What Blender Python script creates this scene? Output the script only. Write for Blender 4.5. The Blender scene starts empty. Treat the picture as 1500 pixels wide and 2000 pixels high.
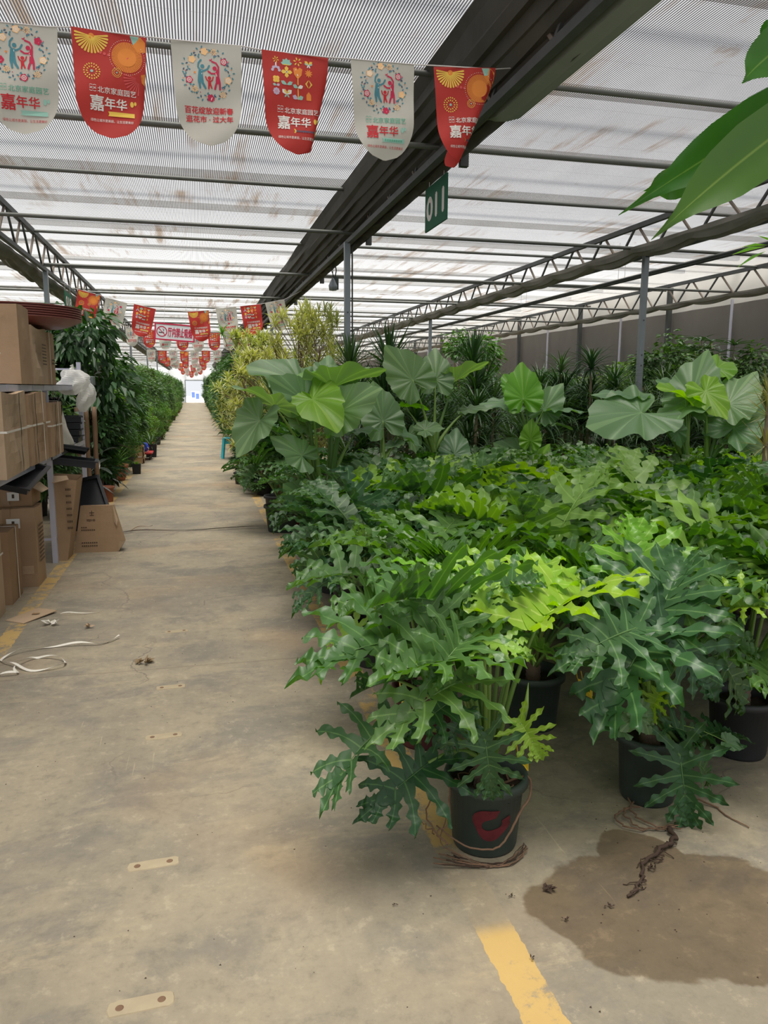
import bpy, math, random
import numpy as np
from mathutils import Vector, Matrix

# ------------------------------------------------------------------ camera
FPX = 1489.0
_cy = np.array([-368, 243, -FPX]); _cx = np.array([6160, 207, -FPX])
_cy = _cy / np.linalg.norm(_cy); _cx = _cx - _cy * _cx.dot(_cy); _cx = _cx / np.linalg.norm(_cx)
_cz = np.cross(_cx, _cy)
CM = np.array([_cx, _cy, _cz])
EYE = np.array([0.0, 0.0, 1.6])
scene = bpy.context.scene
COL = scene.collection
cam_data = bpy.data.cameras.new('camera'); cam = bpy.data.objects.new('camera', cam_data); COL.objects.link(cam)
cam_data.sensor_fit = 'VERTICAL'; cam_data.sensor_height = 36.0; cam_data.lens = FPX / 2000 * 36.0
cam_data.clip_start = 0.02; cam_data.clip_end = 500
cam.matrix_world = Matrix([[*CM[0], EYE[0]], [*CM[1], EYE[1]], [*CM[2], EYE[2]], [0, 0, 0, 1]])
scene.camera = cam

# ------------------------------------------------------------------ light
SKY = 0.9
SUN = 12.0
EXPOSURE = 0.06
world = bpy.data.worlds.new('world'); scene.world = world; world.use_nodes = True
wn = world.node_tree.nodes; wl = world.node_tree.links
bg = wn['Background']; bg.inputs[0].default_value = (0.93, 0.96, 1.0, 1); bg.inputs[1].default_value = SKY
sun_d = bpy.data.lights.new('sun', 'SUN'); sun_d.energy = SUN; sun_d.angle = math.radians(42); sun_d.color = (1, 0.96, 0.88)
sun = bpy.data.objects.new('sun', sun_d); COL.objects.link(sun)
SUNDIR = Vector((0.06, 0.22, -1.0)).normalized()
sun.rotation_euler = SUNDIR.to_track_quat('-Z', 'Y').to_euler()
scene.view_settings.view_transform = 'Standard'; scene.view_settings.look = 'None'
scene.view_settings.gamma = 1; scene.view_settings.exposure = EXPOSURE
scene.view_settings.use_curve_mapping = False
cy_ = scene.cycles
cy_.max_bounces = 7; cy_.diffuse_bounces = 4; cy_.glossy_bounces = 2; cy_.transmission_bounces = 5; cy_.transparent_max_bounces = 8
cy_.caustics_reflective = False; cy_.caustics_refractive = False
cy_.sample_clamp_indirect = 6

rnd = random.Random(7)

# ------------------------------------------------------------------ helpers
def ray(px, py):
    return CM @ np.array([px - 750, 1000 - py, -FPX])
def at(px, py, Y):
    d = ray(px, py); return Vector(EYE + d * (Y / d[1]))
def atx(px, py, X):
    d = ray(px, py); return Vector(EYE + d * (X / d[0]))
def atz(px, py, z=0.0):
    d = ray(px, py); return Vector(EYE + d * ((z - EYE[2]) / d[2]))

def tag(o, label=None, cat=None, group=None, kind=None):
    if label: o['label'] = label
    if cat: o['category'] = cat
    if group: o['group'] = group
    if kind: o['kind'] = kind
    return o
def empty(name, loc=(0, 0, 0), rz=0.0, label=None, cat=None, group=None):
    o = bpy.data.objects.new(name, None); COL.objects.link(o)
    o.location = loc; o.rotation_euler = (0, 0, rz); o.empty_display_size = 0.1
    return tag(o, label, cat, group)

class MB:
    """collects faces and becomes ONE mesh object"""
    def __init__(self):
        self.v = []; self.f = []; self.m = []; self.vein = []; self.tint = []
    def add(self, vs, fs, mi=0, vein=None, tint=1.0):
        b = len(self.v)
        self.v.extend([tuple(p) for p in vs])
        self.f.extend([tuple(i + b for i in f) for f in fs])
        self.m.extend([mi] * len(fs))
        self.vein.extend(vein if vein is not None else [0.0] * len(vs))
        self.tint.extend([tint] * len(vs))
    def box(self, lo, hi, mi=0, M=None):
        x0, y0, z0 = lo; x1, y1, z1 = hi
        vs = [Vector(p) for p in ((x0,y0,z0),(x1,y0,z0),(x1,y1,z0),(x0,y1,z0),(x0,y0,z1),(x1,y0,z1),(x1,y1,z1),(x0,y1,z1))]
        if M: vs = [M @ p for p in vs]
        self.add(vs, [(0,3,2,1),(4,5,6,7),(0,1,5,4),(1,2,6,5),(2,3,7,6),(3,0,4,7)], mi)
    def bar(self, a, b, w, h=None, mi=0):
        a = Vector(a); b = Vector(b); h = h or w
        d = (b - a).normalized(); s = d.cross(Vector((0, 0, 1)))
        if s.length < 1e-3: s = Vector((1, 0, 0))
        s.normalize(); u = s.cross(d).normalized()
        vs = [p + s * (i * w / 2) + u * (j * h / 2) for p in (a, b) for i, j in ((-1,-1),(1,-1),(1,1),(-1,1))]
        self.add(vs, [(0,3,2,1),(4,5,6,7),(0,1,5,4),(1,2,6,5),(2,3,7,6),(3,0,4,7)], mi)
    def tube(self, pts, r, n=8, mi=0, cap=True, vein=0.0, tint=1.0):
        pts = [Vector(p) for p in pts]; k = len(pts)
        rs = r if isinstance(r, (list, tuple)) else [r] * k
        vs = []; side = None
        for i, p in enumerate(pts):
            d = (pts[min(i+1, k-1)] - pts[max(i-1, 0)]).normalized()
            if side is None:
                side = d.cross(Vector((0, 0, 1)))
                if side.length < 0.05: side = d.cross(Vector((0, 1, 0)))
            side = (side - d * side.dot(d)).normalized(); up = side.cross(d)
            for j in range(n):
                a = 2 * math.pi * j / n
                vs.append(p + side * (math.cos(a) * rs[i]) + up * (math.sin(a) * rs[i]))
        fs = [(i*n + j, i*n + (j+1) % n, (i+1)*n + (j+1) % n, (i+1)*n + j) for i in range(k-1) for j in range(n)]
        if cap: fs += [tuple(range(n-1, -1, -1)), tuple((k-1)*n + j for j in range(n))]
        self.add(vs, fs, mi, [vein] * len(vs), tint)
    def lathe(self, prof, n=32, mi=0, c=(0, 0, 0), close=False):
        vs = [(c[0] + r * math.cos(2*math.pi*j/n), c[1] + r * math.sin(2*math.pi*j/n), c[2] + z) for r, z in prof for j in range(n)]
        k = len(prof)
        fs = [(i*n + j, i*n + (j+1) % n, (i+1)*n + (j+1) % n, (i+1)*n + j) for i in range(k-1) for j in range(n)]
        if close: fs += [tuple(range(n-1, -1, -1))]
        self.add(vs, fs, mi)
    def mesh(self, name, mats, smooth=False):
        me = bpy.data.meshes.new(name); me.from_pydata(self.v, [], self.f)
        for m in (mats if isinstance(mats, (list, tuple)) else [mats]): me.materials.append(m)
        me.polygons.foreach_set('material_index', self.m)
        if smooth: me.polygons.foreach_set('use_smooth', [True] * len(self.f))
        a = me.attributes.new('vein', 'FLOAT', 'POINT'); a.data.foreach_set('value', self.vein)
        a = me.attributes.new('tint', 'FLOAT', 'POINT'); a.data.foreach_set('value', self.tint)
        me.update(); return me
    def build(self, name, mats, parent=None, smooth=False, loc=None, bevel=0):
        o = bpy.data.objects.new(name, self.mesh(name, mats, smooth)); COL.objects.link(o)
        if parent: o.parent = parent
        if loc is not None: o.location = loc
        if bevel:
            m = o.modifiers.new('bevel', 'BEVEL'); m.width = bevel; m.segments = 2; m.limit_method = 'ANGLE'
        return o

def put(name, me, parent=None, M=None):
    o = bpy.data.objects.new(name, me); COL.objects.link(o)
    if parent: o.parent = parent
    if M is not None: o.matrix_local = M
    return o
def copy_tree(o, parent=None):
    c = o.copy(); COL.objects.link(c)
    if parent: c.parent = parent; c.matrix_parent_inverse = o.matrix_parent_inverse
    for ch in list(o.children): copy_tree(ch, c)
    return c
def struct(o): o['kind'] = 'structure'; return o

# ------------------------------------------------------------------ materials
def new_mat(name):
    m = bpy.data.materials.new(name); m.use_nodes = True
    return m, m.node_tree.nodes, m.node_tree.links, m.node_tree.nodes['Principled BSDF']
def N(ns, t, **kw):
    n = ns.new(t)
    for k, v in kw.items(): setattr(n, k, v)
    return n
def mathn(ns, ls, op, a, b=None, c=None):
    n = ns.new('ShaderNodeMath'); n.operation = op
    for i, x in enumerate((a, b, c)):
        if x is None: continue
        if isinstance(x, (int, float)): n.inputs[i].default_value = x
        else: ls.new(x, n.inputs[i])
    return n.outputs[0]
def mixc(ns, ls, fac, a, b, blend='MIX'):
    n = ns.new('ShaderNodeMix'); n.data_type = 'RGBA'; n.blend_type = blend
    for s, x in ((n.inputs[0], fac), (n.inputs[6], a), (n.inputs[7], b)):
        if isinstance(x, (int, float)): s.default_value = x
        elif isinstance(x, tuple): s.default_value = (*x, 1) if len(x) == 3 else x
        else: ls.new(x, s)
    return n.outputs[2]
def noise(ns, ls, vec, scale, detail=4, rough=0.55, dist=0.0, stretch=None):
    if stretch:
        mp = ns.new('ShaderNodeMapping'); mp.inputs['Scale'].default_value = stretch; ls.new(vec, mp.inputs[0]); vec = mp.outputs[0]
    n = ns.new('ShaderNodeTexNoise'); n.inputs['Scale'].default_value = scale; n.inputs['Detail'].default_value = detail
    n.inputs['Roughness'].default_value = rough; n.inputs['Distortion'].default_value = dist
    ls.new(vec, n.inputs['Vector']); return n.outputs['Fac']
def ramp(ns, ls, fac, lo, hi):
    n = ns.new('ShaderNodeMapRange'); n.interpolation_type = 'SMOOTHSTEP'
    n.inputs['From Min'].default_value = lo; n.inputs['From Max'].default_value = hi
    ls.new(fac, n.inputs['Value']); return n.outputs[0]
def simple(name, col, rough=0.6, metal=0.0, var=0.25, nscale=6.0, bump=0.0, spec=0.4):
    m, ns, ls, b = new_mat(name)
    tc = ns.new('ShaderNodeTexCoord')
    f = noise(ns, ls, tc.outputs['Object'], nscale, 5)
    c = mixc(ns, ls, f, tuple(x * (1 - var) for x in col), tuple(min(1, x * (1 + var)) for x in col))
    ls.new(c, b.inputs['Base Color']); b.inputs['Roughness'].default_value = rough; b.inputs['Metallic'].default_value = metal
    b.inputs['Specular IOR Level'].default_value = spec
    if bump:
        bp = ns.new('ShaderNodeBump'); bp.inputs['Strength'].default_value = bump; bp.inputs['Distance'].default_value = 0.01
        f2 = noise(ns, ls, tc.outputs['Object'], nscale * 6, 4)
        ls.new(f2, bp.inputs['Height']); ls.new(bp.outputs[0], b.inputs['Normal'])
    return m
def leaf_mat(name, col, vcol, young=None, rough=0.4, trans=0.3, spec=0.45, lo=0.84, hi=1.0, rv=0.6, hue=0.02):
    m, ns, ls, b = new_mat(name)
    av = N(ns, 'ShaderNodeAttribute', attribute_name='vein'); at_ = N(ns, 'ShaderNodeAttribute', attribute_name='tint')
    oi = ns.new('ShaderNodeObjectInfo')
    geo = ns.new('ShaderNodeNewGeometry')
    v = ramp(ns, ls, av.outputs['Fac'], lo, hi)
    c = mixc(ns, ls, mathn(ns, ls, 'MULTIPLY', v, 0.75), col, vcol)
    if young:
        c = mixc(ns, ls, ramp(ns, ls, oi.outputs['Random'], 0.72, 0.95), c, young)
    h = ns.new('ShaderNodeHueSaturation')
    ls.new(c, h.inputs['Color'])
    ls.new(mathn(ns, ls, 'MULTIPLY', mathn(ns, ls, 'MULTIPLY_ADD', oi.outputs['Random'], rv, 1 - rv / 2), at_.outputs['Fac']), h.inputs['Value'])
    ls.new(mathn(ns, ls, 'MULTIPLY_ADD', oi.outputs['Random'], -hue * 2, 0.5 + hue), h.inputs['Hue'])
    ls.new(h.outputs[0], b.inputs['Base Color']); b.inputs['Roughness'].default_value = rough
    b.inputs['Specular IOR Level'].default_value = spec
    t = ns.new('ShaderNodeBsdfTranslucent')
    tc = mixc(ns, ls, 0.75, h.outputs[0], (0.9, 1.0, 0.15), 'MULTIPLY')
    g = ns.new('ShaderNodeHueSaturation'); g.inputs['Value'].default_value = 2.2; g.inputs['Saturation'].default_value = 1.1
    ls.new(tc, g.inputs['Color']); ls.new(g.outputs[0], t.inputs['Color'])
    mx = ns.new('ShaderNodeMixShader'); mx.inputs[0].default_value = trans
    ls.new(b.outputs[0], mx.inputs[1]); ls.new(t.outputs[0], mx.inputs[2])
    ls.new(mx.outputs[0], ns['Material Output'].inputs['Surface'])
    return m

M_PHILO = leaf_mat('philodendron leaf', (0.078, 0.165, 0.042), (0.18, 0.31, 0.09), young=(0.17, 0.33, 0.045), rough=0.40, spec=0.5, trans=0.3)
M_PHILO_DARK = leaf_mat('dark philodendron leaf', (0.036, 0.100, 0.032), (0.14, 0.26, 0.09), rough=0.42, spec=0.42, trans=0.22)
M_YOUNG = leaf_mat('young philodendron leaf', (0.19, 0.36, 0.035), (0.38, 0.52, 0.14), rough=0.38, trans=0.36, rv=0.2)
M_ALO = leaf_mat('elephant ear leaf', (0.115, 0.205, 0.095), (0.20, 0.32, 0.15), rough=0.42, trans=0.3, lo=0.75, rv=0.35)
M_ALOY = leaf_mat('young elephant ear leaf', (0.14, 0.30, 0.03), (0.24, 0.40, 0.08), rough=0.42, trans=0.42, lo=0.75, rv=0.25)
M_STALK = leaf_mat('leaf stalk', (0.13, 0.24, 0.05), (0.2, 0.3, 0.1), rough=0.45, trans=0.08)
M_DRAC = leaf_mat('dracaena leaf', (0.030, 0.075, 0.028), (0.14, 0.22, 0.09), rough=0.38, trans=0.16, lo=0.85)
M_SONG = leaf_mat('variegated leaf', (0.46, 0.45, 0.22), (0.11, 0.19, 0.06), rough=0.45, trans=0.25, lo=0.35, hi=0.7, rv=0.25)
M_BUSH = leaf_mat('dark bush leaf', (0.040, 0.095, 0.032), (0.12, 0.22, 0.08), rough=0.42, trans=0.22, rv=0.6)
M_BUSH2 = leaf_mat('mid green bush leaf', (0.065, 0.15, 0.035), (0.16, 0.28, 0.08), rough=0.42, trans=0.28, rv=0.5)
M_BUSH3 = leaf_mat('olive bush leaf', (0.07, 0.12, 0.035), (0.2, 0.26, 0.1), rough=0.42, trans=0.25, rv=0.5)
M_RUBBER = leaf_mat('rubber plant leaf', (0.028, 0.036, 0.030), (0.10, 0.12, 0.09), rough=0.22, trans=0.05, spec=0.7)
M_SPIKE = leaf_mat('dry spiky leaf', (0.36, 0.31, 0.13), (0.16, 0.22, 0.07), rough=0.5, trans=0.2, lo=0.4)
M_NEAR = leaf_mat('pointed near leaf', (0.045, 0.125, 0.018), (0.16, 0.26, 0.06), rough=0.35, trans=0.35, lo=0.9, rv=0.15)
M_FERN = leaf_mat('fine green leaf', (0.085, 0.20, 0.03), (0.3, 0.4, 0.12), rough=0.4, trans=0.3, rv=0.3)
M_BARK = simple('bark', (0.16, 0.11, 0.075), 0.9, bump=0.6, nscale=12)
M_CANE = simple('pale cane', (0.24, 0.19, 0.12), 0.85, bump=0.4, nscale=14)
M_TRUNK = simple('ringed reddish trunk', (0.16, 0.085, 0.055), 0.85, bump=0.8, nscale=18, var=0.5)
M_POT = simple('black plastic pot', (0.022, 0.024, 0.026), 0.5, var=0.35, nscale=9, spec=0.45)
M_POTG = simple('dusty dark green plastic pot', (0.035, 0.050, 0.042), 0.5, var=0.45, nscale=9)
M_MAROON = simple('maroon plastic pot', (0.075, 0.020, 0.022), 0.5, var=0.3)
M_TERRA = simple('terracotta', (0.28, 0.10, 0.055), 0.75, var=0.3, nscale=10)
M_TERRAG = simple('brown square planter', (0.10, 0.065, 0.048), 0.7)
M_SOIL = simple('soil', (0.035, 0.022, 0.014), 1.0, var=0.6, nscale=30, bump=1.0)
M_ROOT = simple('root', (0.17, 0.10, 0.06), 0.85, var=0.4, nscale=20)
M_ROOTD = simple('dark dry root', (0.05, 0.03, 0.02), 0.9, var=0.5, nscale=20)
M_STEEL = simple('galvanised steel', (0.23, 0.26, 0.28), 0.45, metal=0.4, var=0.15, nscale=4)
M_STEELD = simple('dull dark steel', (0.075, 0.08, 0.08), 0.6, metal=0.3, var=0.3)
M_PIPE = simple('grey pipe', (0.13, 0.135, 0.125), 0.5, metal=0.2, var=0.15)
M_NET = simple('gathered grey net', (0.060, 0.057, 0.048), 0.9, var=0.45, nscale=3)
M_NETL = simple('gathered pale net', (0.19, 0.18, 0.155), 0.9, var=0.4, nscale=3)
M_STRIP = simple('dusty brown steel strip', (0.16, 0.13, 0.105), 0.75, var=0.35, nscale=4)
M_SHELF = simple('painted shelf steel', (0.47, 0.47, 0.56), 0.45, var=0.12, nscale=5)
M_WHITE = simple('white plastic', (0.75, 0.75, 0.73), 0.45, var=0.06)
M_STRAP = simple('packing strap', (0.72, 0.68, 0.60), 0.5, var=0.1)
M_RED = simple('red plastic', (0.42, 0.03, 0.03), 0.5)
M_REDS = simple('red spray paint', (0.10, 0.010, 0.014), 0.8, var=0.7, nscale=30)
M_BLUE = simple('blue plastic', (0.02, 0.06, 0.5), 0.5)
M_CYAN = simple('turquoise plastic', (0.06, 0.5, 0.62), 0.4, var=0.08)
M_SAUCER = simple('red brown plastic', (0.20, 0.065, 0.055), 0.45, var=0.2)
M_BLACK = simple('black plastic', (0.014, 0.015, 0.018), 0.45, var=0.3)
M_GREY = simple('grey plastic', (0.13, 0.15, 0.155), 0.5)
M_WOOD = simple('raw wood', (0.30, 0.18, 0.09), 0.7, var=0.3, nscale=12)
M_STRING = simple('string', (0.55, 0.52, 0.52), 0.7)
M_CABLE = simple('black cable', (0.02, 0.022, 0.022), 0.5)
M_PAPER = simple('white paper', (0.68, 0.68, 0.66), 0.8, var=0.04)
M_INK = simple('dark ink', (0.07, 0.045, 0.03), 0.8)
M_TAPE = simple('brown tape', (0.30, 0.19, 0.10), 0.35, var=0.15)
M_SACK = simple('dirty white sack', (0.50, 0.47, 0.40), 0.8, var=0.2)
M_DRY = simple('dry leaf', (0.22, 0.15, 0.08), 0.8, var=0.5, nscale=20)
M_YELLOWLEAF = simple('yellow leaf', (0.72, 0.5, 0.02), 0.6)
M_BAMBOO = simple('brown bamboo', (0.17, 0.10, 0.055), 0.6, var=0.3)

def carton_mat(name, col):
    m, ns, ls, b = new_mat(name)
    tc = ns.new('ShaderNodeTexCoord')
    f = noise(ns, ls, tc.outputs['Object'], 3, 5)
    w = N(ns, 'ShaderNodeTexWave'); w.inputs['Scale'].default_value = 40; w.inputs['Distortion'].default_value = 0.6; w.bands_direction = 'Z'
    ls.new(tc.outputs['Object'], w.inputs['Vector'])
    c = mixc(ns, ls, f, tuple(x * 0.74 for x in col), tuple(x * 1.22 for x in col))
    c = mixc(ns, ls, mathn(ns, ls, 'MULTIPLY', w.outputs['Fac'], 0.12), c, tuple(x * 0.6 for x in col))
    ls.new(c, b.inputs['Base Color']); b.inputs['Roughness'].default_value = 0.85; b.inputs['Specular IOR Level'].default_value = 0.2
    bp = ns.new('ShaderNodeBump'); bp.inputs['Strength'].default_value = 0.5; bp.inputs['Distance'].default_value = 0.012
    ls.new(noise(ns, ls, tc.outputs['Object'], 9, 4), bp.inputs['Height']); ls.new(bp.outputs[0], b.inputs['Normal'])
    return m
M_CART = [carton_mat('cardboard', (0.40, 0.27, 0.165)), carton_mat('pale cardboard', (0.46, 0.335, 0.22)), carton_mat('brown cardboard', (0.33, 0.21, 0.12))]

def floor_mat():
    m, ns, ls, b = new_mat('worn concrete')
    g = ns.new('ShaderNodeNewGeometry'); P = g.outputs['Position']
    sp = ns.new('ShaderNodeSeparateXYZ'); ls.new(P, sp.inputs[0]); X, Y = sp.outputs[0], sp.outputs[1]
    big = noise(ns, ls, P, 0.9, 6, 0.62, 0.3)
    mid = noise(ns, ls, P, 2.0, 9, 0.7, 0.4, (0.8, 1.15, 1))
    fine = noise(ns, ls, P, 38, 6, 0.7)
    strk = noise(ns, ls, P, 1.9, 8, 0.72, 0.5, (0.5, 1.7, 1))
    c = mixc(ns, ls, ramp(ns, ls, big, 0.36, 0.62), (0.245, 0.212, 0.158), (0.335, 0.285, 0.20))
    c = mixc(ns, ls, mathn(ns, ls, 'MULTIPLY', ramp(ns, ls, mid, 0.47, 0.62), 0.68), c, (0.175, 0.16, 0.135))
    c = mixc(ns, ls, mathn(ns, ls, 'MULTIPLY', ramp(ns, ls, strk, 0.56, 0.68), 0.5), c, (0.44, 0.36, 0.23))  # pale streaks across the aisle: dust, plus bands of roof light put into the colour
    spk = noise(ns, ls, P, 13, 8, 0.75)
    c = mixc(ns, ls, mathn(ns, ls, 'MULTIPLY', ramp(ns, ls, spk, 0.50, 0.68), 0.55), c, (0.165, 0.145, 0.11))
    c = mixc(ns, ls, mathn(ns, ls, 'MULTIPLY', ramp(ns, ls, spk, 0.46, 0.34), 0.35), c, (0.50, 0.43, 0.30))
    warm = noise(ns, ls, P, 0.6, 3)
    c = mixc(ns, ls, mathn(ns, ls, 'MULTIPLY', ramp(ns, ls, warm, 0.5, 0.72), 0.4), c, (0.42, 0.27, 0.14))
    c = mixc(ns, ls, mathn(ns, ls, 'MULTIPLY', mathn(ns, ls, 'SUBTRACT', fine, 0.35), 0.55), c, (0.12, 0.105, 0.08))
    # thin scratches running along the aisle
    scr = noise(ns, ls, P, 9, 3, 0.6, 0.6, (7, 0.35, 1))
    c = mixc(ns, ls, mathn(ns, ls, 'MULTIPLY', ramp(ns, ls, scr, 0.66, 0.72), mathn(ns, ls, 'MULTIPLY', ramp(ns, ls, noise(ns, ls, P, 1.1, 2), 0.5, 0.6), 0.4)), c, (0.52, 0.44, 0.28))
    # cracks
    nz = ns.new('ShaderNodeTexNoise'); nz.inputs['Scale'].default_value = 3; nz.inputs['Detail'].default_value = 6; ls.new(P, nz.inputs['Vector'])
    va = N(ns, 'ShaderNodeVectorMath', operation='MULTIPLY_ADD'); va.inputs[1].default_value = (0.5, 0.5, 0); ls.new(nz.outputs['Color'], va.inputs[0]); ls.new(P, va.inputs[2])
    vo = N(ns, 'ShaderNodeTexVoronoi', feature='DISTANCE_TO_EDGE'); vo.inputs['Scale'].default_value = 0.55; ls.new(va.outputs[0], vo.inputs['Vector'])
    ck = mathn(ns, ls, 'MULTIPLY', mathn(ns, ls, 'LESS_THAN', vo.outputs['Distance'], 0.0028), ramp(ns, ls, noise(ns, ls, P, 0.8, 2), 0.45, 0.55))
    c = mixc(ns, ls, mathn(ns, ls, 'MULTIPLY', ck, 0.55), c, (0.12, 0.10, 0.08))
    # slab joints every 4.37 m
    wob = mathn(ns, ls, 'MULTIPLY', mathn(ns, ls, 'SUBTRACT', noise(ns, ls, P, 3, 3), 0.5), 0.05)
    jt = mathn(ns, ls, 'PINGPONG', mathn(ns, ls, 'ADD', mathn(ns, ls, 'ADD', Y, wob), -0.01 + 4.37 * 2), 2.185)
    j1 = mathn(ns, ls, 'LESS_THAN', mathn(ns, ls, 'SUBTRACT', 2.185, mathn(ns, ls, 'ABSOLUTE', mathn(ns, ls, 'SUBTRACT', jt, 0))), 0.0)
    jl = mathn(ns, ls, 'LESS_THAN', jt, 0.010)
    c = mixc(ns, ls, mathn(ns, ls, 'MULTIPLY', jl, mathn(ns, ls, 'MULTIPLY_ADD', ramp(ns, ls, Y, 5.5, 8.0), 0.5, 0.25)), c, (0.09, 0.06, 0.04))
    # worn yellow lane lines
    wear = noise(ns, ls, P, 11, 7, 0.75)
    patch = noise(ns, ls, P, 1.7, 3)
    ew = mathn(ns, ls, 'MULTIPLY', mathn(ns, ls, 'SUBTRACT', noise(ns, ls, P, 16, 4), 0.5), 0.03)
    def line(x0, hw):
        d = mathn(ns, ls, 'ABSOLUTE', mathn(ns, ls, 'SUBTRACT', mathn(ns, ls, 'ADD', X, ew), x0))
        return mathn(ns, ls, 'LESS_THAN', d, hw)
    fadeY = mathn(ns, ls, 'SUBTRACT', 1.0, mathn(ns, ls, 'MULTIPLY', ramp(ns, ls, Y, 9.0, 20.0), 0.7))
    yl = mathn(ns, ls, 'ADD', line(0.82, 0.058), line(-1.225, 0.055))
    bald = mathn(ns, ls, 'MULTIPLY', ramp(ns, ls, mathn(ns, ls, 'ABSOLUTE', mathn(ns, ls, 'SUBTRACT', Y, 2.13)), 0.25, 0.17), 1.0)
    keep = ramp(ns, ls, mathn(ns, ls, 'ADD', mathn(ns, ls, 'MULTIPLY', wear, 0.55), mathn(ns, ls, 'MULTIPLY', patch, 0.45)), 0.445, 0.515)
    keep = mathn(ns, ls, 'MULTIPLY', keep, mathn(ns, ls, 'SUBTRACT', 1.0, mathn(ns, ls, 'MULTIPLY', bald, 0.93)))
    keep = mathn(ns, ls, 'MULTIPLY', keep, mathn(ns, ls, 'MULTIPLY', fadeY, 0.85))
    c = mixc(ns, ls, mathn(ns, ls, 'MULTIPLY', yl, keep), c, (0.52, 0.34, 0.11))
    # water stain
    nx = mathn(ns, ls, 'MULTIPLY', mathn(ns, ls, 'SUBTRACT', noise(ns, ls, P, 4.2, 5, 0.55), 0.5), 0.6)
    def ell(cx, cy, ax, ay, rot):
        dx = mathn(ns, ls, 'SUBTRACT', X, cx); dy = mathn(ns, ls, 'SUBTRACT', Y, cy)
        cr, sr = math.cos(rot), math.sin(rot)
        a = mathn(ns, ls, 'DIVIDE', mathn(ns, ls, 'ADD', mathn(ns, ls, 'MULTIPLY', dx, cr), mathn(ns, ls, 'MULTIPLY', dy, sr)), ax)
        e = mathn(ns, ls, 'DIVIDE', mathn(ns, ls, 'SUBTRACT', mathn(ns, ls, 'MULTIPLY', dy, cr), mathn(ns, ls, 'MULTIPLY', dx, sr)), ay)
        return mathn(ns, ls, 'SQRT', mathn(ns, ls, 'ADD', mathn(ns, ls, 'MULTIPLY', a, a), mathn(ns, ls, 'MULTIPLY', e, e)))
    d = mathn(ns, ls, 'MINIMUM', mathn(ns, ls, 'MINIMUM', ell(1.43, 1.86, 0.47, 0.31, -0.25), ell(2.0, 1.62, 0.55, 0.30, -0.2)), ell(1.46, 2.12, 0.15, 0.20, 0.2))
    wet = ramp(ns, ls, mathn(ns, ls, 'ADD', d, nx), 1.02, 0.96)
    dk = mixc(ns, ls, 0.85, c, (0.48, 0.40, 0.33), 'MULTIPLY')
    c = mixc(ns, ls, wet, c, dk)
    ls.new(c, b.inputs['Base Color'])
    r = mathn(ns, ls, 'MULTIPLY_ADD', mid, 0.35, 0.48)
    r = mathn(ns, ls, 'SUBTRACT', r, mathn(ns, ls, 'MULTIPLY', wet, 0.12))
    ls.new(r, b.inputs['Roughness']); b.inputs['Specular IOR Level'].default_value = 0.35
    bp = ns.new('ShaderNodeBump'); bp.inputs['Strength'].default_value = 0.25; bp.inputs['Distance'].default_value = 0.004
    ls.new(fine, bp.inputs['Height']); ls.new(bp.outputs[0], b.inputs['Normal'])
    return m
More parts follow.
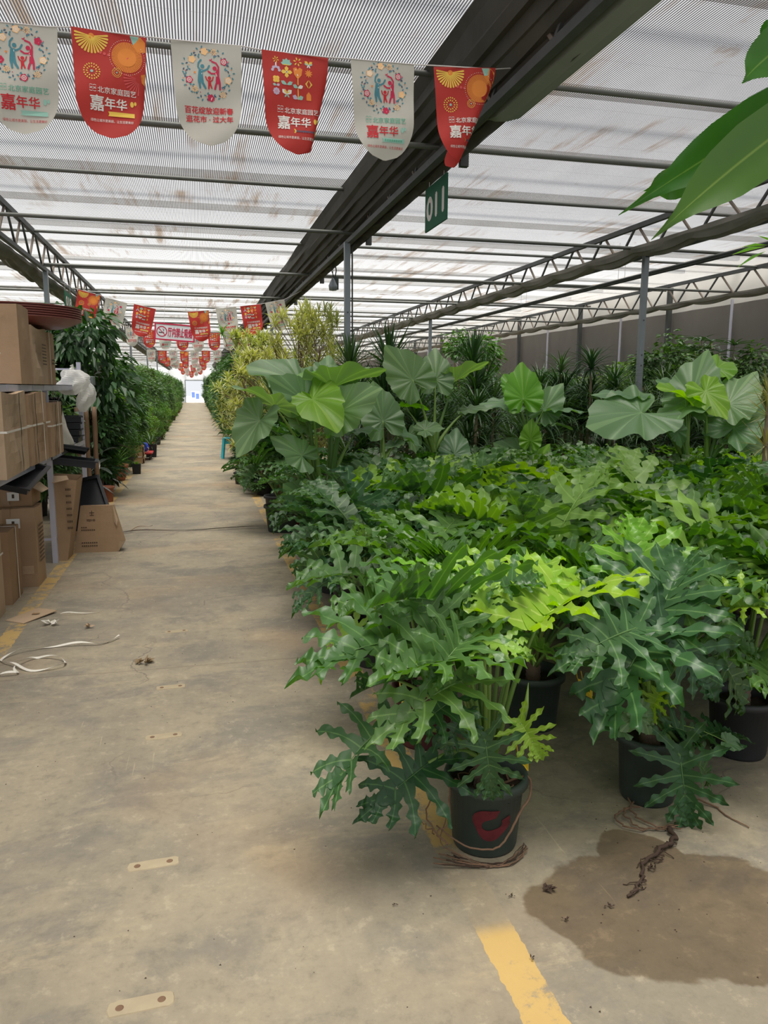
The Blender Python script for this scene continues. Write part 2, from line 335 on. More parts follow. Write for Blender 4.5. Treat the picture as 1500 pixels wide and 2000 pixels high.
def ceiling_mat():
    m, ns, ls, b = new_mat('striped shade screen')
    g = ns.new('ShaderNodeNewGeometry'); P = g.outputs['Position']
    sp = ns.new('ShaderNodeSeparateXYZ'); ls.new(P, sp.inputs[0]); X, Y = sp.outputs[0], sp.outputs[1]
    u = mathn(ns, ls, 'FRACT', mathn(ns, ls, 'MULTIPLY', mathn(ns, ls, 'ADD', X, 50.0), 1 / 0.0205))
    duty = mathn(ns, ls, 'SUBTRACT', 0.56, mathn(ns, ls, 'MULTIPLY', ramp(ns, ls, Y, 5.0, 17.0), 0.40))  # dark strips thin out with distance: brightness at grazing view put into the pattern
    dark = mathn(ns, ls, 'LESS_THAN', u, duty)
    v = mathn(ns, ls, 'FRACT', mathn(ns, ls, 'MULTIPLY', Y, 1 / 0.47))
    seam = mathn(ns, ls, 'MULTIPLY', mathn(ns, ls, 'LESS_THAN', v, 0.012), 0.35)
    st1 = noise(ns, ls, P, 1.0, 7, 0.65, 0.15, (5.5, 0.40, 1))
    st2 = noise(ns, ls, P, 0.55, 3, 0.5)
    stain = mathn(ns, ls, 'MULTIPLY', ramp(ns, ls, st1, 0.47, 0.66), ramp(ns, ls, st2, 0.47, 0.60))
    st3 = ramp(ns, ls, noise(ns, ls, P, 2.0, 4, 0.6, 0.4, (0.9, 0.55, 1)), 0.65, 0.74)
    stain = mathn(ns, ls, 'MINIMUM', mathn(ns, ls, 'ADD', stain, mathn(ns, ls, 'MULTIPLY', st3, 0.8)), 1.0)
    cloud = noise(ns, ls, P, 1.3, 4, 0.6, 0, (1.6, 0.8, 1))
    white = mixc(ns, ls, cloud, (0.13, 0.13, 0.135), (0.27, 0.27, 0.275))
    white = mixc(ns, ls, ramp(ns, ls, Y, 8.0, 20.0), white, (0.36, 0.36, 0.36))  # far strips whitened: brighter sky and grazing view put into the colour
    white = mixc(ns, ls, mathn(ns, ls, 'MULTIPLY', stain, 0.75), white, (0.13, 0.085, 0.045))
    darkc = mixc(ns, ls, mathn(ns, ls, 'MULTIPLY', stain, 0.5), (0.030, 0.028, 0.030), (0.03, 0.018, 0.01))
    dk = mathn(ns, ls, 'MAXIMUM', dark, seam)
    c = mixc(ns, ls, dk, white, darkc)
    t = ns.new('ShaderNodeBsdfTranslucent'); ls.new(c, t.inputs['Color'])
    tp = ns.new('ShaderNodeBsdfTransparent')
    clear = mixc(ns, ls, mathn(ns, ls, 'MULTIPLY', stain, 0.8), (1.0, 1.0, 1.0), (0.42, 0.30, 0.19))
    ls.new(mixc(ns, ls, dk, clear, (0.16, 0.155, 0.16)), tp.inputs['Color'])
    mx = ns.new('ShaderNodeMixShader'); mx.inputs[0].default_value = 0.5
    ls.new(t.outputs[0], mx.inputs[1]); ls.new(tp.outputs[0], mx.inputs[2])
    ls.new(mx.outputs[0], ns['Material Output'].inputs['Surface'])
    return m
def translucent_mat(name, col, t=0.6, rough=0.7, clear=0.0):
    m, ns, ls, b = new_mat(name)
    tc = ns.new('ShaderNodeTexCoord')
    f = noise(ns, ls, tc.outputs['Object'], 1.2, 5)
    c = mixc(ns, ls, f, tuple(x * 0.85 for x in col), tuple(min(1, x * 1.15) for x in col))
    ls.new(c, b.inputs['Base Color']); b.inputs['Roughness'].default_value = rough
    tr = ns.new('ShaderNodeBsdfTranslucent'); ls.new(c, tr.inputs['Color'])
    mx = ns.new('ShaderNodeMixShader'); mx.inputs[0].default_value = t
    ls.new(b.outputs[0], mx.inputs[1]); ls.new(tr.outputs[0], mx.inputs[2]); out = mx.outputs[0]
    if clear:
        tp = ns.new('ShaderNodeBsdfTransparent'); m2 = ns.new('ShaderNodeMixShader'); m2.inputs[0].default_value = clear
        ls.new(out, m2.inputs[1]); ls.new(tp.outputs[0], m2.inputs[2]); out = m2.outputs[0]
    ls.new(out, ns['Material Output'].inputs['Surface'])
    return m
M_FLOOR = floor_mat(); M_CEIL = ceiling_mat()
M_CURTAIN = translucent_mat('grey curtain net', (0.23, 0.215, 0.20), 0.45)
M_CURTAINL = translucent_mat('pale curtain net', (0.30, 0.29, 0.27), 0.4)
M_ENDWALL = translucent_mat('white translucent sheet', (0.85, 0.86, 0.88), 0.7)
M_BAG = translucent_mat('thin white plastic bag', (0.75, 0.75, 0.72), 0.45, 0.3, 0.22)
M_OUT = simple('bright outside paving', (0.75, 0.74, 0.72), 0.8, var=0.05)
M_CLOTH_R = translucent_mat('red banner cloth', (0.50, 0.035, 0.028), 0.30)
M_CLOTH_W = translucent_mat('off white banner cloth', (0.56, 0.54, 0.48), 0.30)
def flat(name, col): return simple(name, col, 0.75, var=0.02, spec=0.2)
PRINT = {'y': flat('printed yellow', (0.75, 0.50, 0.09)), 'o': flat('printed orange', (0.72, 0.24, 0.05)), 'p': flat('printed pink', (0.62, 0.10, 0.10)),
         't': flat('printed teal', (0.07, 0.22, 0.27)), 'g': flat('printed green', (0.12, 0.38, 0.27)), 'r': flat('printed red', (0.52, 0.03, 0.04)),
         'w': flat('printed white', (0.72, 0.70, 0.66)), 'n': flat('printed navy', (0.06, 0.10, 0.16)), 'l': flat('printed lilac', (0.50, 0.42, 0.55)),
         'k': flat('printed black', (0.02, 0.02, 0.02)), 'e': flat('printed peach', (0.80, 0.50, 0.25)), 'c': flat('printed crimson', (0.50, 0.03, 0.08)),
         'm': flat('printed mint', (0.28, 0.50, 0.42))}
PK = list(PRINT); PM = [PRINT[k] for k in PK]
M_SIGNG = flat('green sign plate', (0.03, 0.13, 0.075)); M_SIGNW = flat('white sign plate', (0.66, 0.68, 0.72))
# ------------------------------------------------------------------ the building
Y0, Y1 = -2.5, 86.0
XL, XR = -11.0, 11.2
ZC = 4.05
b = MB(); b.add([(XL-.5,Y0,0),(XR+.5,Y0,0),(XR+.5,Y1+.3,0),(XL-.5,Y1+.3,0),(XL-.5,Y0,-.2),(XR+.5,Y0,-.2),(XR+.5,Y1+.3,-.2),(XL-.5,Y1+.3,-.2)], [(0,1,2,3),(4,7,6,5),(0,4,5,1),(1,5,6,2),(2,6,7,3),(3,7,4,0)])
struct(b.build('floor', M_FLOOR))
# ceiling screen; an added, unseen hole lets direct sun onto the front plants
VX0, VX1, VY0, VY1 = 0.72, 1.50, 0.85, 2.05
b = MB()
def quad(x0, y0, x1, y1): b.add([(x0,y0,ZC),(x1,y0,ZC),(x1,y1,ZC),(x0,y1,ZC)], [(0,1,2,3)])
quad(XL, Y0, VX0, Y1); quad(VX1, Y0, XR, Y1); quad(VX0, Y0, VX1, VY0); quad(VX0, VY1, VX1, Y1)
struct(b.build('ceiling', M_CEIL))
# purlins of the roof above the screen: they shade the screen from above
b = MB()
y = 3.2
while y < Y1:
    b.box((XL, y, 4.30), (XR, y + 0.09, 4.38)); y += 1.87
struct(b.build('ceiling_purlins', M_STEELD))
b = MB(); b.box((XL - .1, Y0, 0), (XL, Y1, 4.6)); struct(b.build('wall_left', M_ENDWALL))
# right wall: curtain below, pale net above, posts
b = MB(); n = 700
vs = []; fs = []
for i in range(n + 1):
    yy = Y0 + (Y1 - Y0) * i / n
    for j, z in enumerate((0.0, 0.9, 1.8, 2.6, 3.42)):
        vs.append((XR - 0.03 + 0.022 * math.sin(yy * 9 + 0.6 * math.sin(yy * 2.1)) * (1.1 - z / 5) + 0.02 * math.sin(yy * 3.3 + z), yy, z))
for i in range(n):
    for j in range(4): a = i * 5 + j; fs.append((a, a + 1, a + 6, a + 5))
b.add(vs, fs); b.box((XR + .06, Y0, 0), (XR + .12, Y1, 4.6), 1)
struct(b.build('wall_right', [M_CURTAIN, M_CURTAINL], smooth=True))
# end wall with doorway
DX0, DX1, DZ = -1.03, 0.87, 2.32
b = MB(); b.box((XL, Y1, 0), (DX0, Y1 + .1, 4.6)); b.box((DX1, Y1, 0), (XR, Y1 + .1, 4.6)); b.box((DX0, Y1, DZ), (DX1, Y1 + .1, 4.6))
struct(b.build('wall_end', M_ENDWALL))
b = MB(); b.box((DX0 - .08, Y1 - .03, 0), (DX0, Y1 + .12, DZ + .08)); b.box((DX1, Y1 - .03, 0), (DX1 + .08, Y1 + .12, DZ + .08)); b.box((DX0, Y1 - .03, DZ), (DX1, Y1 + .12, DZ + .08))
struct(b.build('door_1', M_STEEL))
b = MB(); b.box((-40, Y1 + .3, -.2), (40, Y1 + 60, -.005)); struct(b.build('ground_outside', M_OUT))
# notice board outside the doorway
r = empty('notice_board', (-0.05, 88.5, 0), 0, 'blue and white notice board standing outside the far bright doorway', 'notice board')
b = MB(); b.box((-.45, 0, .25), (.45, .05, 1.2)); b.build('panel', M_WHITE, r)
b = MB(); b.box((-.4, -.012, .5), (-.05, 0, 1.1)); b.box((.05, -.012, .35), (.4, 0, .95)); b.build('printed_patch', flat('pale blue print', (0.12, 0.2, 0.6)), r)
for sx in (-.4, .4):
    b = MB(); b.box((sx - .02, -.1, 0), (sx + .02, .15, .25)); b.build('foot', M_STEEL, r)

# trusses along the aisle direction: upper chord, lower chord, lattice web
def truss(x, name_lbl, y_from=2.0, flip=1):
    r = empty('roof_truss', (x, 0, 0), 0, name_lbl, 'roof truss')
    b = MB(); b.box((-.03, y_from, 3.95), (.03, Y1, 4.02)); b.build('upper_chord', M_STEELD, r)
    b = MB(); b.box((-.03, y_from, 3.50), (.03, Y1, 3.56)); b.build('lower_chord', M_STEELD, r)
    b = MB(); y = y_from; k = 0
    while y < Y1 - 1:
        y2 = y + 0.42
        b.bar((0, y, 3.55 if k % 2 else 3.96), (0, y2, 3.96 if k % 2 else 3.55), .028, .028, mi=k % 2)
        y = y2 + (0.12 if k % 2 else 0.0); k += 1
    b.build('lattice_web', [M_STEELD, M_STRIP], r)
    return r
truss(-6.7, 'dark lattice roof truss far left beyond the boxes, mostly hidden')
truss(-2.38, 'dark lattice roof truss on the left of the aisle, above the boxes')
truss(2.05, 'dark roof truss on the right of the aisle wrapped in gathered net')
truss(6.42, 'open lattice roof truss above the elephant ear plants on the right')
truss(10.75, 'lattice roof truss running along the grey curtain wall')
# gathered shade nets, hung in swags under the trusses
def net(x, w, z, h, label, mats, y_from=2.0, step=0.09, seed=1):
    b = MB(); vs = []; fs = []; nn = int((Y1 - y_from) / step); rr = random.Random(seed); K = 11
    for i in range(nn + 1):
        yy = y_from + i * step
        sw = abs(math.sin(math.pi * yy / 1.27)) ** 0.8
        hh = h * (0.6 + 0.4 * sw)
        for k in range(K):
            t = k / (K - 1)
            a = math.pi * t
            px = -w * math.cos(a) * (1 + 0.05 * math.sin(7 * yy + k))
            pz = -hh * math.sin(a) + (0.10 * h) * math.sin(k * 2.9 + yy * 1.7) * (0.6 + sw) * math.sin(a)
            vs.append((x + px, yy, z + pz))
    for i in range(nn):
        for k in range(K - 1): a = i * K + k; fs.append((a, a + K, a + K + 1, a + 1))
    b.add(vs, fs)
    o = b.build('gathered_shade_net', mats, smooth=False); tag(o, label, 'shade net'); return o
def main_net():
    r = empty('gathered_shade_net', (0, 0, 0), 0, 'thick dark gathered shade net bundled along the beam right of the aisle', 'shade net')
    b = MB(); prof = [(1.80, 4.03), (1.83, 3.97), (1.84, 3.86), (1.87, 3.84), (1.89, 3.76), (1.93, 3.77), (1.945, 3.69), (1.99, 3.70), (2.00, 3.63), (2.05, 3.62), (2.07, 3.57)]
    ys = np.arange(1.0, Y1, 0.12); vs = []; fs = []; K = len(prof)
    for i, yy in enumerate(ys):
        for k, (px, pz) in enumerate(prof):
            q = 0.012 * math.sin(yy * 0.9 + k * 1.9) + 0.007 * math.sin(yy * 1.7 + k * 3.1)
            vs.append((px + q, yy, pz - abs(q) * 1.3 * (0 < k < K - 1)))
    for i in range(len(ys) - 1):
        for k in range(K - 1): a = i * K + k; fs.append((a, a + K, a + K + 1, a + 1))
    b.add(vs, fs); b.build('net_bundle', M_NET, r, smooth=False)
    b = MB(); b.box((2.08, 1.0, 3.555), (2.15, Y1, 3.60)); b.build('brown_flange', M_STRIP, r)
    b = MB(); vs = []; fs = []; prof = [(2.15, 3.62), (2.155, 3.54), (2.20, 3.50), (2.26, 3.53), (2.28, 3.62), (2.2, 3.72)]
    K = len(prof)
    for i, yy in enumerate(ys):
        for k, (px, pz) in enumerate(prof):
            q = 0.014 * math.sin(yy * 9.3 + k) + 0.012 * math.sin(yy * 3.1 + k * 2)
            vs.append((px + (q if k > 1 else 0), yy, pz + q))
    for i in range(len(ys) - 1):
        for k in range(K - 1): a = i * K + k; fs.append((a, a + K, a + K + 1, a + 1))
    b.add(vs, fs); b.build('ragged_edge', M_NET, r, smooth=False)
main_net()
net(-2.66, 0.16, 3.56, 0.16, 'gathered grey shade net hanging along the truss left of the aisle', M_NETL, seed=2)
net(6.22, 0.13, 3.60, 0.17, 'gathered grey shade net in swags under the open truss on the right', M_NETL, seed=3)
net(10.7, 0.12, 3.55, 0.12, 'gathered shade net along the top of the curtain wall', M_NETL, seed=4)
for x in (6.2, 10.68):
    pass
# grey plastic trough under the beam, near the top of the picture
r = empty('cable_trough', (0, 0, 0), 0, 'smooth grey-green trough below the dark beam, its near end at the top edge', 'trough')
b = MB(); prof = [(2.10, 3.60), (2.13, 3.50), (2.20, 3.47), (2.30, 3.50), (2.33, 3.58)]
vs = [(px, yy, pz) for yy in (1.2, 2.6, 4.0, 5.4) for px, pz in prof] + [(2.16, 5.78, 3.585)] * 5
fs = [(i*5+k, (i+1)*5+k, (i+1)*5+k+1, i*5+k+1) for i in range(4) for k in range(4)]
b.add(vs, fs); b.build('trough_body', simple('grey green plastic', (0.20, 0.225, 0.20), 0.5, var=0.1), r)
b = MB(); b.box((2.16, 4.05, 3.60), (2.36, 4.35, 3.72)); b.build('bracket_box', M_STEELD, r)
b = MB(); pts = []
for i in range(13):
    a = math.pi * (i / 12) * 1.15; pts.append((2.34 + 0.20 * math.sin(a), 4.15 + 0.05 * i / 12, 3.66 + 0.17 * (1 - math.cos(a))))
b.tube(pts, 0.012, 8); b.build('cable_loop', M_CABLE, r)

# pipes crossing the hall
lows = [6.5, 10.2, 14.05, 17.8, 21.6, 25.4, 29.2, 33, 36.8, 40.6, 44.4, 48.2, 52, 55.8, 59.6, 63.4, 67.2, 71, 74.8, 78.6]
ordn = ['nearest', 'second nearest', 'third nearest', 'fourth nearest']
for i, y in enumerate(lows):
    b = MB(); b.tube([(XL, y, 3.60), (XR - .1, y, 3.60)], 0.024, 8)
    o = b.build('cross_pipe', M_PIPE, smooth=True)
    if i < 3: tag(o, f'{ordn[i]} of the thick grey pipes crossing just below the dark beam', 'pipe')
    else: tag(o, 'thin grey pipe crossing the hall far down the aisle', 'pipe', 'far cross pipes')
    for x in (2.27,) if i < 8 else ():
        b = MB(); b.box((-.035, -.03, -.11), (.035, .03, .03)); c = b.build('pipe_clamp', M_STEELD, o, loc=(x, y, 3.57))
for i, y in enumerate([6.05, 9.6, 13.3, 17.0, 20.7, 24.4, 28.1, 31.8, 35.5, 39.2]):
    b = MB(); b.tube([(XL, y, 3.985), (XR, y, 3.985)], 0.023, 8)
    o = b.build('screen_pipe', M_PIPE, smooth=True)
    if i < 3: tag(o, f'{ordn[i]} of the grey pipes pressed against the striped ceiling screen', 'pipe')
    else: tag(o, 'grey pipe against the ceiling screen far down the aisle', 'pipe', 'far screen pipes')
for k, (x0, r_) in enumerate(((6.98, .022), (7.10, .026))):
    b = MB(); b.tube([(x0, 3, 3.42), (x0, 50, 3.42)], r_, 8); o = b.build('heating_pipe', M_STEELD, smooth=True)
    tag(o, ['thinner', 'thicker'][k] + ' of the pair of dark pipes running lengthwise beyond the right truss', 'pipe')
    for y in (8, 12, 16): 
        b = MB(); b.tube([(x0, y, 3.42), (x0, y, 4.03)], 0.004, 5); b.build('hanger_wire', M_STRING, o)

# posts
def post(x, y, label, ztop=3.52, w=0.075, group=None):
    r = empty('steel_post', (x, y, 0), 0, label, 'post', group)
    b = MB(); b.box((-w/2, -w/2, 0.012), (w/2, w/2, ztop)); b.build('post_shaft', M_STEEL, r)
    b = MB(); b.box((-.09, -.09, 0), (.09, .09, .012)); b.build('base_plate', M_STEEL, r)
    b = MB()
    for z in (1.95, 2.1, 2.6): b.box((-.01, -w/2 - .004, z), (.01, -w/2, z + .02))
    b.build('bolt_hole', M_STEELD, r)
    return r
p = post(2.02, 10.4, 'grey steel post rising behind the yellow-green bush, right of the aisle')
b = MB(); b.tube([(0.07, 0, 1.2), (0.07, 0, 3.45), (0.14, 0, 3.55)], 0.011, 8); b.build('conduit', M_STEELD, p)
post(6.42, 10.3, 'tall grey steel post among the large elephant ears on the right')
post(6.42, 20.9, 'grey post behind the pair of upright elephant ears', group=None)
for x, y in ((6.42, 31.5), (6.42, 42), (2.02, 20.9), (2.02, 31.5), (2.02, 42), (2.02, 52.5), (6.42, 52.5)):
    post(x, y, 'distant grey post in the rows right of the aisle', group='distant posts on the right')
post(-2.38, 14.2, 'grey post above the dark trees left of the aisle, behind the green sign')
for y in (22, 31.5, 42, 52.5):
    post(-2.38, y, 'distant grey post in the row left of the aisle', group='distant posts on the left')
for i, y in enumerate((7.6, 12.2, 16.6, 21.0, 25.4, 29.8, 34.2, 38.6, 43)):
    b = MB(); b.box((XR - .2, y - .05, 0), (XR - .1, y + .05, 4.0)); struct(b.build('trim_%d' % (i + 1), M_STEELD))
for i, y in enumerate((9.9, 14.4, 18.8, 23.2, 27.6, 32, 36.4)):
    b = MB(); b.tube([(XR - .12, y, 0), (XR - .12, y, 3.5)], .03, 8); struct(b.build('trim_%d' % (i + 20), M_SHELF))

# ------------------------------------------------------------------ lettering
_tc = {}
def text_poly(s, bold=0.0):
    k = (s, bold)
    if k in _tc: return _tc[k]
    cu = bpy.data.curves.new('t', 'FONT'); cu.body = s; cu.size = 1.0; cu.offset = bold; cu.resolution_u = 3; cu.fill_mode = 'FRONT'
    ob = bpy.data.objects.new('t', cu); COL.objects.link(ob); bpy.context.view_layer.update()
    dg = bpy.context.evaluated_depsgraph_get(); me = bpy.data.meshes.new_from_object(ob.evaluated_get(dg))
    vs = [tuple(v.co)[:2] for v in me.vertices]; fs = [tuple(p.vertices) for p in me.polygons]
    bpy.data.objects.remove(ob); bpy.data.curves.remove(cu); bpy.data.meshes.remove(me)
    if vs:
        xs = [v[0] for v in vs]; ys = [v[1] for v in vs]
        x0, x1, y0, y1 = min(xs), max(xs), min(ys), max(ys)
        vs = [((x - x0) / (x1 - x0), (y - y0) / (y1 - y0)) for x, y in vs]
    _tc[k] = (vs, fs); return vs, fs
class Art:
    """flat print: polygons in (x, v) with v downward"""
    def __init__(self): self.p = []; self.t = []; self.z = 0
    def poly(self, pts, c): self.z += 1; self.p.append((list(pts), c, self.z))
    def disc(self, x, v, r, c, n=14, ry=None): self.poly([(x + r * math.cos(2*math.pi*i/n), v + (ry or r) * math.sin(2*math.pi*i/n)) for i in range(n)], c)
    def petal(self, x, v, a, l, w, c, r0=0.0):
        dx, dv = math.cos(a), math.sin(a); px, pv = -dv, dx
        self.poly([(x + dx*(r0 + l*t) + px*w*s, v + dv*(r0 + l*t) + pv*w*s) for t, s in ((0,0),(.3,.7),(.65,1),(1,0),(.65,-1),(.3,-.7))], c)
    def ray(self, x, v, a, r0, r1, w0, w1, c):
        dx, dv = math.cos(a), math.sin(a); px, pv = -dv, dx
        self.poly([(x+dx*r0+px*w0, v+dv*r0+pv*w0), (x+dx*r1+px*w1, v+dv*r1+pv*w1), (x+dx*r1-px*w1, v+dv*r1-pv*w1), (x+dx*r0-px*w0, v+dv*r0-pv*w0)], c)
    def stroke(self, pts, w, c):
        self.z += 1
        n = len(pts); ws = w if isinstance(w, (list, tuple)) else [w] * n; L = []; R = []
        for i in range(n):
            a = pts[max(i-1, 0)]; e = pts[min(i+1, n-1)]; dx, dv = e[0]-a[0], e[1]-a[1]; l = math.hypot(dx, dv) or 1
            L.append((pts[i][0] - dv/l*ws[i], pts[i][1] + dx/l*ws[i])); R.append((pts[i][0] + dv/l*ws[i], pts[i][1] - dx/l*ws[i]))
        for i in range(n - 1): self.p.append(([L[i], L[i+1], R[i+1], R[i]], c, self.z))
        self.disc(pts[0][0], pts[0][1], ws[0], c, 10); self.disc(pts[-1][0], pts[-1][1], ws[-1], c, 10)
    def rose(self, x, v, r, c, c2):
        n = 18
        self.poly([(x + r*(1+.12*math.cos(5*2*math.pi*i/n))*math.cos(2*math.pi*i/n), v + r*(1+.12*math.cos(5*2*math.pi*i/n))*math.sin(2*math.pi*i/n)) for i in range(n)], c)
        self.disc(x, v, r*.68, c2); self.disc(x, v, r*.5, c); self.disc(x, v, r*.3, c2, 10); self.disc(x, v, r*.14, c, 8)
    def daisy(self, x, v, r, c, n=8, c2=None):
        for i in range(n): self.petal(x, v, 2*math.pi*i/n + .2, r*.75, r*.16, c, r*.25)
        self.disc(x, v, r*.16, c2 or c, 8)
    def text(self, s, x, v, w, h, c, bold=0.0): self.z += 1; self.t.append((s, x, v, w, h, c, bold, self.z))
def emit(art, fn, parent, eps=0.0008):
    base = 0.0015
    b = MB()
    for pts, c, z in art.p:
        off = base + eps * min(z, 260) / 260
        vs = [fn(x, v, off) for x, v in pts]; b.add(vs, [tuple(range(len(vs)))], PK.index(c))
    arts = b.build('printed_artwork', PM, parent) if b.v else None
    b = MB()
    for s, x, v, w, h, c, bold, z in art.t:
        vs, fs = text_poly(s, 0.0)
        if not vs: continue
        q = bold * h * 0.9
        for ki, (ox, ov) in enumerate(((-q, 0), (q, 0), (0, -q), (0, q), (0, 0)) if q else ((0, 0),)):
            b.add([fn(x + ox + p[0]*w, v + ov + h - p[1]*h, base + eps * 1.15 + .00012 * ki) for p in vs], fs, PK.index(c))
    let = b.build('printed_lettering', PM, parent) if b.v else None
    return arts, let

BW, BH = 0.40, 0.575
def bhalf(v):
    vs = 0.33
    if v < vs: return BW/2 - 0.012 * v / vs
    t = (v - vs) / (BH - vs); return (BW/2 - 0.012) * math.sqrt(max(0.0, 1 - t ** 2.1))
def bfn(curl, ph=0.0):
    def fn(x, v, off=0.0):
        x0 = BW/2 - curl * v * 0.62 - 0.005
        y = 0.006 * math.sin(v * 16 + ph + x * 9) * v / BH * 3
        if curl > 0 and x > x0:
            R = 0.035; a = (x - x0) / R
            if a < math.pi * 0.8: xx = x0 + R * math.sin(a); yy = R * (1 - math.cos(a))
            else:
                am = math.pi * 0.8; rest = (a - am) * R; xx = x0 + R * math.sin(am) + rest * math.cos(am); yy = R * (1 - math.cos(am)) + rest * math.sin(am)
            nx, ny = math.sin(a) if a < math.pi*.8 else math.sin(math.pi*.8), -math.cos(min(a, math.pi*.8))
            return (xx + nx * off, y + yy + ny * off, -v)
        return (x, y - off, -v)
    return fn
def motif_text(A, dv=0.0, c1='w', c2='w', c3='y', ck='n', sc='w'):
    for k in range(2):
        for j in range(4): A.stroke([(-.112 + k*.019 + t*.0145, .298 + dv + j*.0095 + (0.003*math.sin(t*math.pi) * (1 if j % 2 else -1))) for t in (0, .33, .66, 1)], .0013, c1)
    A.text('北京家庭园艺', -.07, .300 + dv, .205, .033, c1, 0.012)
    A.text('嘉', -.112, .348 + dv, .072, .078, c2, 0.022)
    A.text('年华', -.034, .352 + dv, .118, .058, c2, 0.022)
    A.poly([(-.018, .423 + dv), (.125, .423 + dv), (.125, .448 + dv), (-.018, .448 + dv), (-.012, .4355 + dv)], c3)
    for k in range(8): A.poly([(-.002 + k*.0145, .4305 + dv), (.008 + k*.0145, .4305 + dv), (.008 + k*.0145, .4415 + dv), (-.002 + k*.0145, .4415 + dv)], ck)
    A.text('绿色让城市更美丽，让生活更美好', -.112, .468 + dv, .23, .017, sc)
    A.disc(.112, .372 + dv, .010, c3, 10, .016); A.disc(.130, .366 + dv, .007, c3, 8, .011)
def art_fire():
    A = Art(); cx, cv = -.095, .035
    for i in range(17):
        a = math.radians(-8 + i * 196 / 16); A.ray(cx, cv, a, .0, .085, .001, .0055, 'y'); A.disc(cx + .085*math.cos(a), cv + .085*math.sin(a), .0055, 'y', 8)
    A.disc(cx, cv, .016, 'o')
    for i in range(3): A.disc(-.05 + i*.022, .115 + .004*i, .008, 'p', 8)
    A.poly([(.11, .004), (.16, .004), (.15, .045), (.125, .05)], 'm'); A.poly([(.125, .055), (.165, .004), (.192, .03), (.192, .085), (.15, .09)], 'o')
    cx, cv = .092, .125
    for i in range(56):
        a = 2*math.pi*i/56; A.ray(cx, cv, a, .0, .083, .0008, .0032, 'o')
    A.disc(cx, cv, .050, 'o', 24); A.disc(cx, cv, .009, 'p', 10)
    for i in range(50):
        a = 2*math.pi*i/50
        if cx + .094*math.cos(a) < .19: A.disc(cx + .094*math.cos(a), cv + .094*math.sin(a), .0021, 'w' if i % 2 else 'e', 6)
    for (cx, cv, R) in ((-.098, .222, .047), (.035, .215, .027)):
        for i in range(20): a = 2*math.pi*i/20; A.petal(cx, cv, a, R*.24, R*.085, 'y', R*.76)
        for i in range(12): a = 2*math.pi*i/12; A.petal(cx, cv, a, R*.26, R*.08, 'y', R*.42)
        A.disc(cx, cv, R*.17, 'm', 10)
    for i in range(9):
        a = math.radians(95 + i*12); A.ray(.155, .235, a, .02, .085, .001, .0035, 'p')
    A.poly([(.165, .21), (.188, .20), (.186, .262), (.168, .25)], 'o')
    motif_text(A); return A
def art_wreath(txt):
    A = Art(); S = .316e-3; dv = 0 if txt else -.02
    def z(a, c): return ((a - 700) * S, (c - 195 - (a - 700) * .1) * S + dv)
    cx, cv = 0.0, .172 + dv; R = .128
    for i in range(44):
        a = 2*math.pi*(i + .5)/44
        for k in (-1, 1):
            rr = R + k * .010 + .006*math.sin(i*2.1); A.petal(cx + rr*math.cos(a), cv + rr*math.sin(a), a + k*.9 + i, .017, .0045, 't' if (i + k) % 3 else 'n')
    for i in range(20):
        a = 2*math.pi*(i + .3)/20; A.disc(cx + (R+.016*math.sin(i*5))*math.cos(a), cv + (R+.016*math.sin(i*5))*math.sin(a), .003, 'o' if i % 2 else 'c', 7)
    for zx, zy, kind in ((430,470,'o'),(655,345,'o'),(825,360,'d'),(1000,545,'c'),(1070,870,'o'),(970,1105,'d'),(745,1155,'c'),(465,995,'d'),(370,830,'c')):
        x, v = z(zx, zy)
        if kind == 'd': A.daisy(x, v, .020, 'e', 9)
        else: A.rose(x, v, .0195, {'o': 'e', 'c': 'c'}[kind], 'w')
    P = lambda *L: [z(*q) for q in L]
    A.stroke(P((590,490),(545,540),(535,610),(565,660),(620,680)), .0048, 't'); A.disc(*z(612, 603), .0115, 't'); A.stroke(P((735,600),(700,660),(640,685),(590,690)), .0048, 't')
    A.stroke(P((570,680),(560,790),(548,860),(555,930),(560,975)), [.009,.011,.009,.006,.0055], 't'); A.stroke(P((590,700),(585,800),(610,900),(655,985)), [.008,.011,.007,.0055], 't')
    A.stroke(P((600,680),(597,740)), .0018, 'w')
    A.stroke(P((790,530),(860,560),(900,630),(895,700)), .0048, 'c'); A.disc(*z(832, 653), .0122, 'c'); A.stroke(P((715,700),(770,740),(830,745),(880,720)), .0048, 'c')
    A.stroke(P((885,700),(880,790),(885,880)), [.009,.009,.014], 'c'); A.stroke(P((865,890),(840,950),(825,1005)), .0055, 'c'); A.stroke(P((915,900),(915,960),(915,1015)), .0055, 'c')
    A.stroke(P((850,740),(865,790)), .0018, 'w'); A.poly(P((735,490),(765,495),(790,470),(785,505),(770,520),(745,510)), 'c')
    A.disc(*z(732, 818), .010, 'r'); A.stroke(P((665,790),(680,840),(712,870)), .0034, 'r'); A.stroke(P((800,800),(785,850),(755,875)), .0034, 'r')
    A.stroke(P((730,880),(732,930)), .0085, 'r'); A.stroke(P((718,930),(712,995)), .0042, 'r'); A.stroke(P((748,930),(768,990)), .0042, 'r'); A.disc(*z(472, 705), .006, 'o')
    if txt:
        A.text('百花绽放迎新春', -.137, .352, .275, .038, 'r', 0.030); A.text('逛花市 · 过大年', -.132, .402, .268, .036, 'r', 0.030)
    else: motif_text(A, .025, 'g', 'r', 'm', 'g', 'r')
    return A
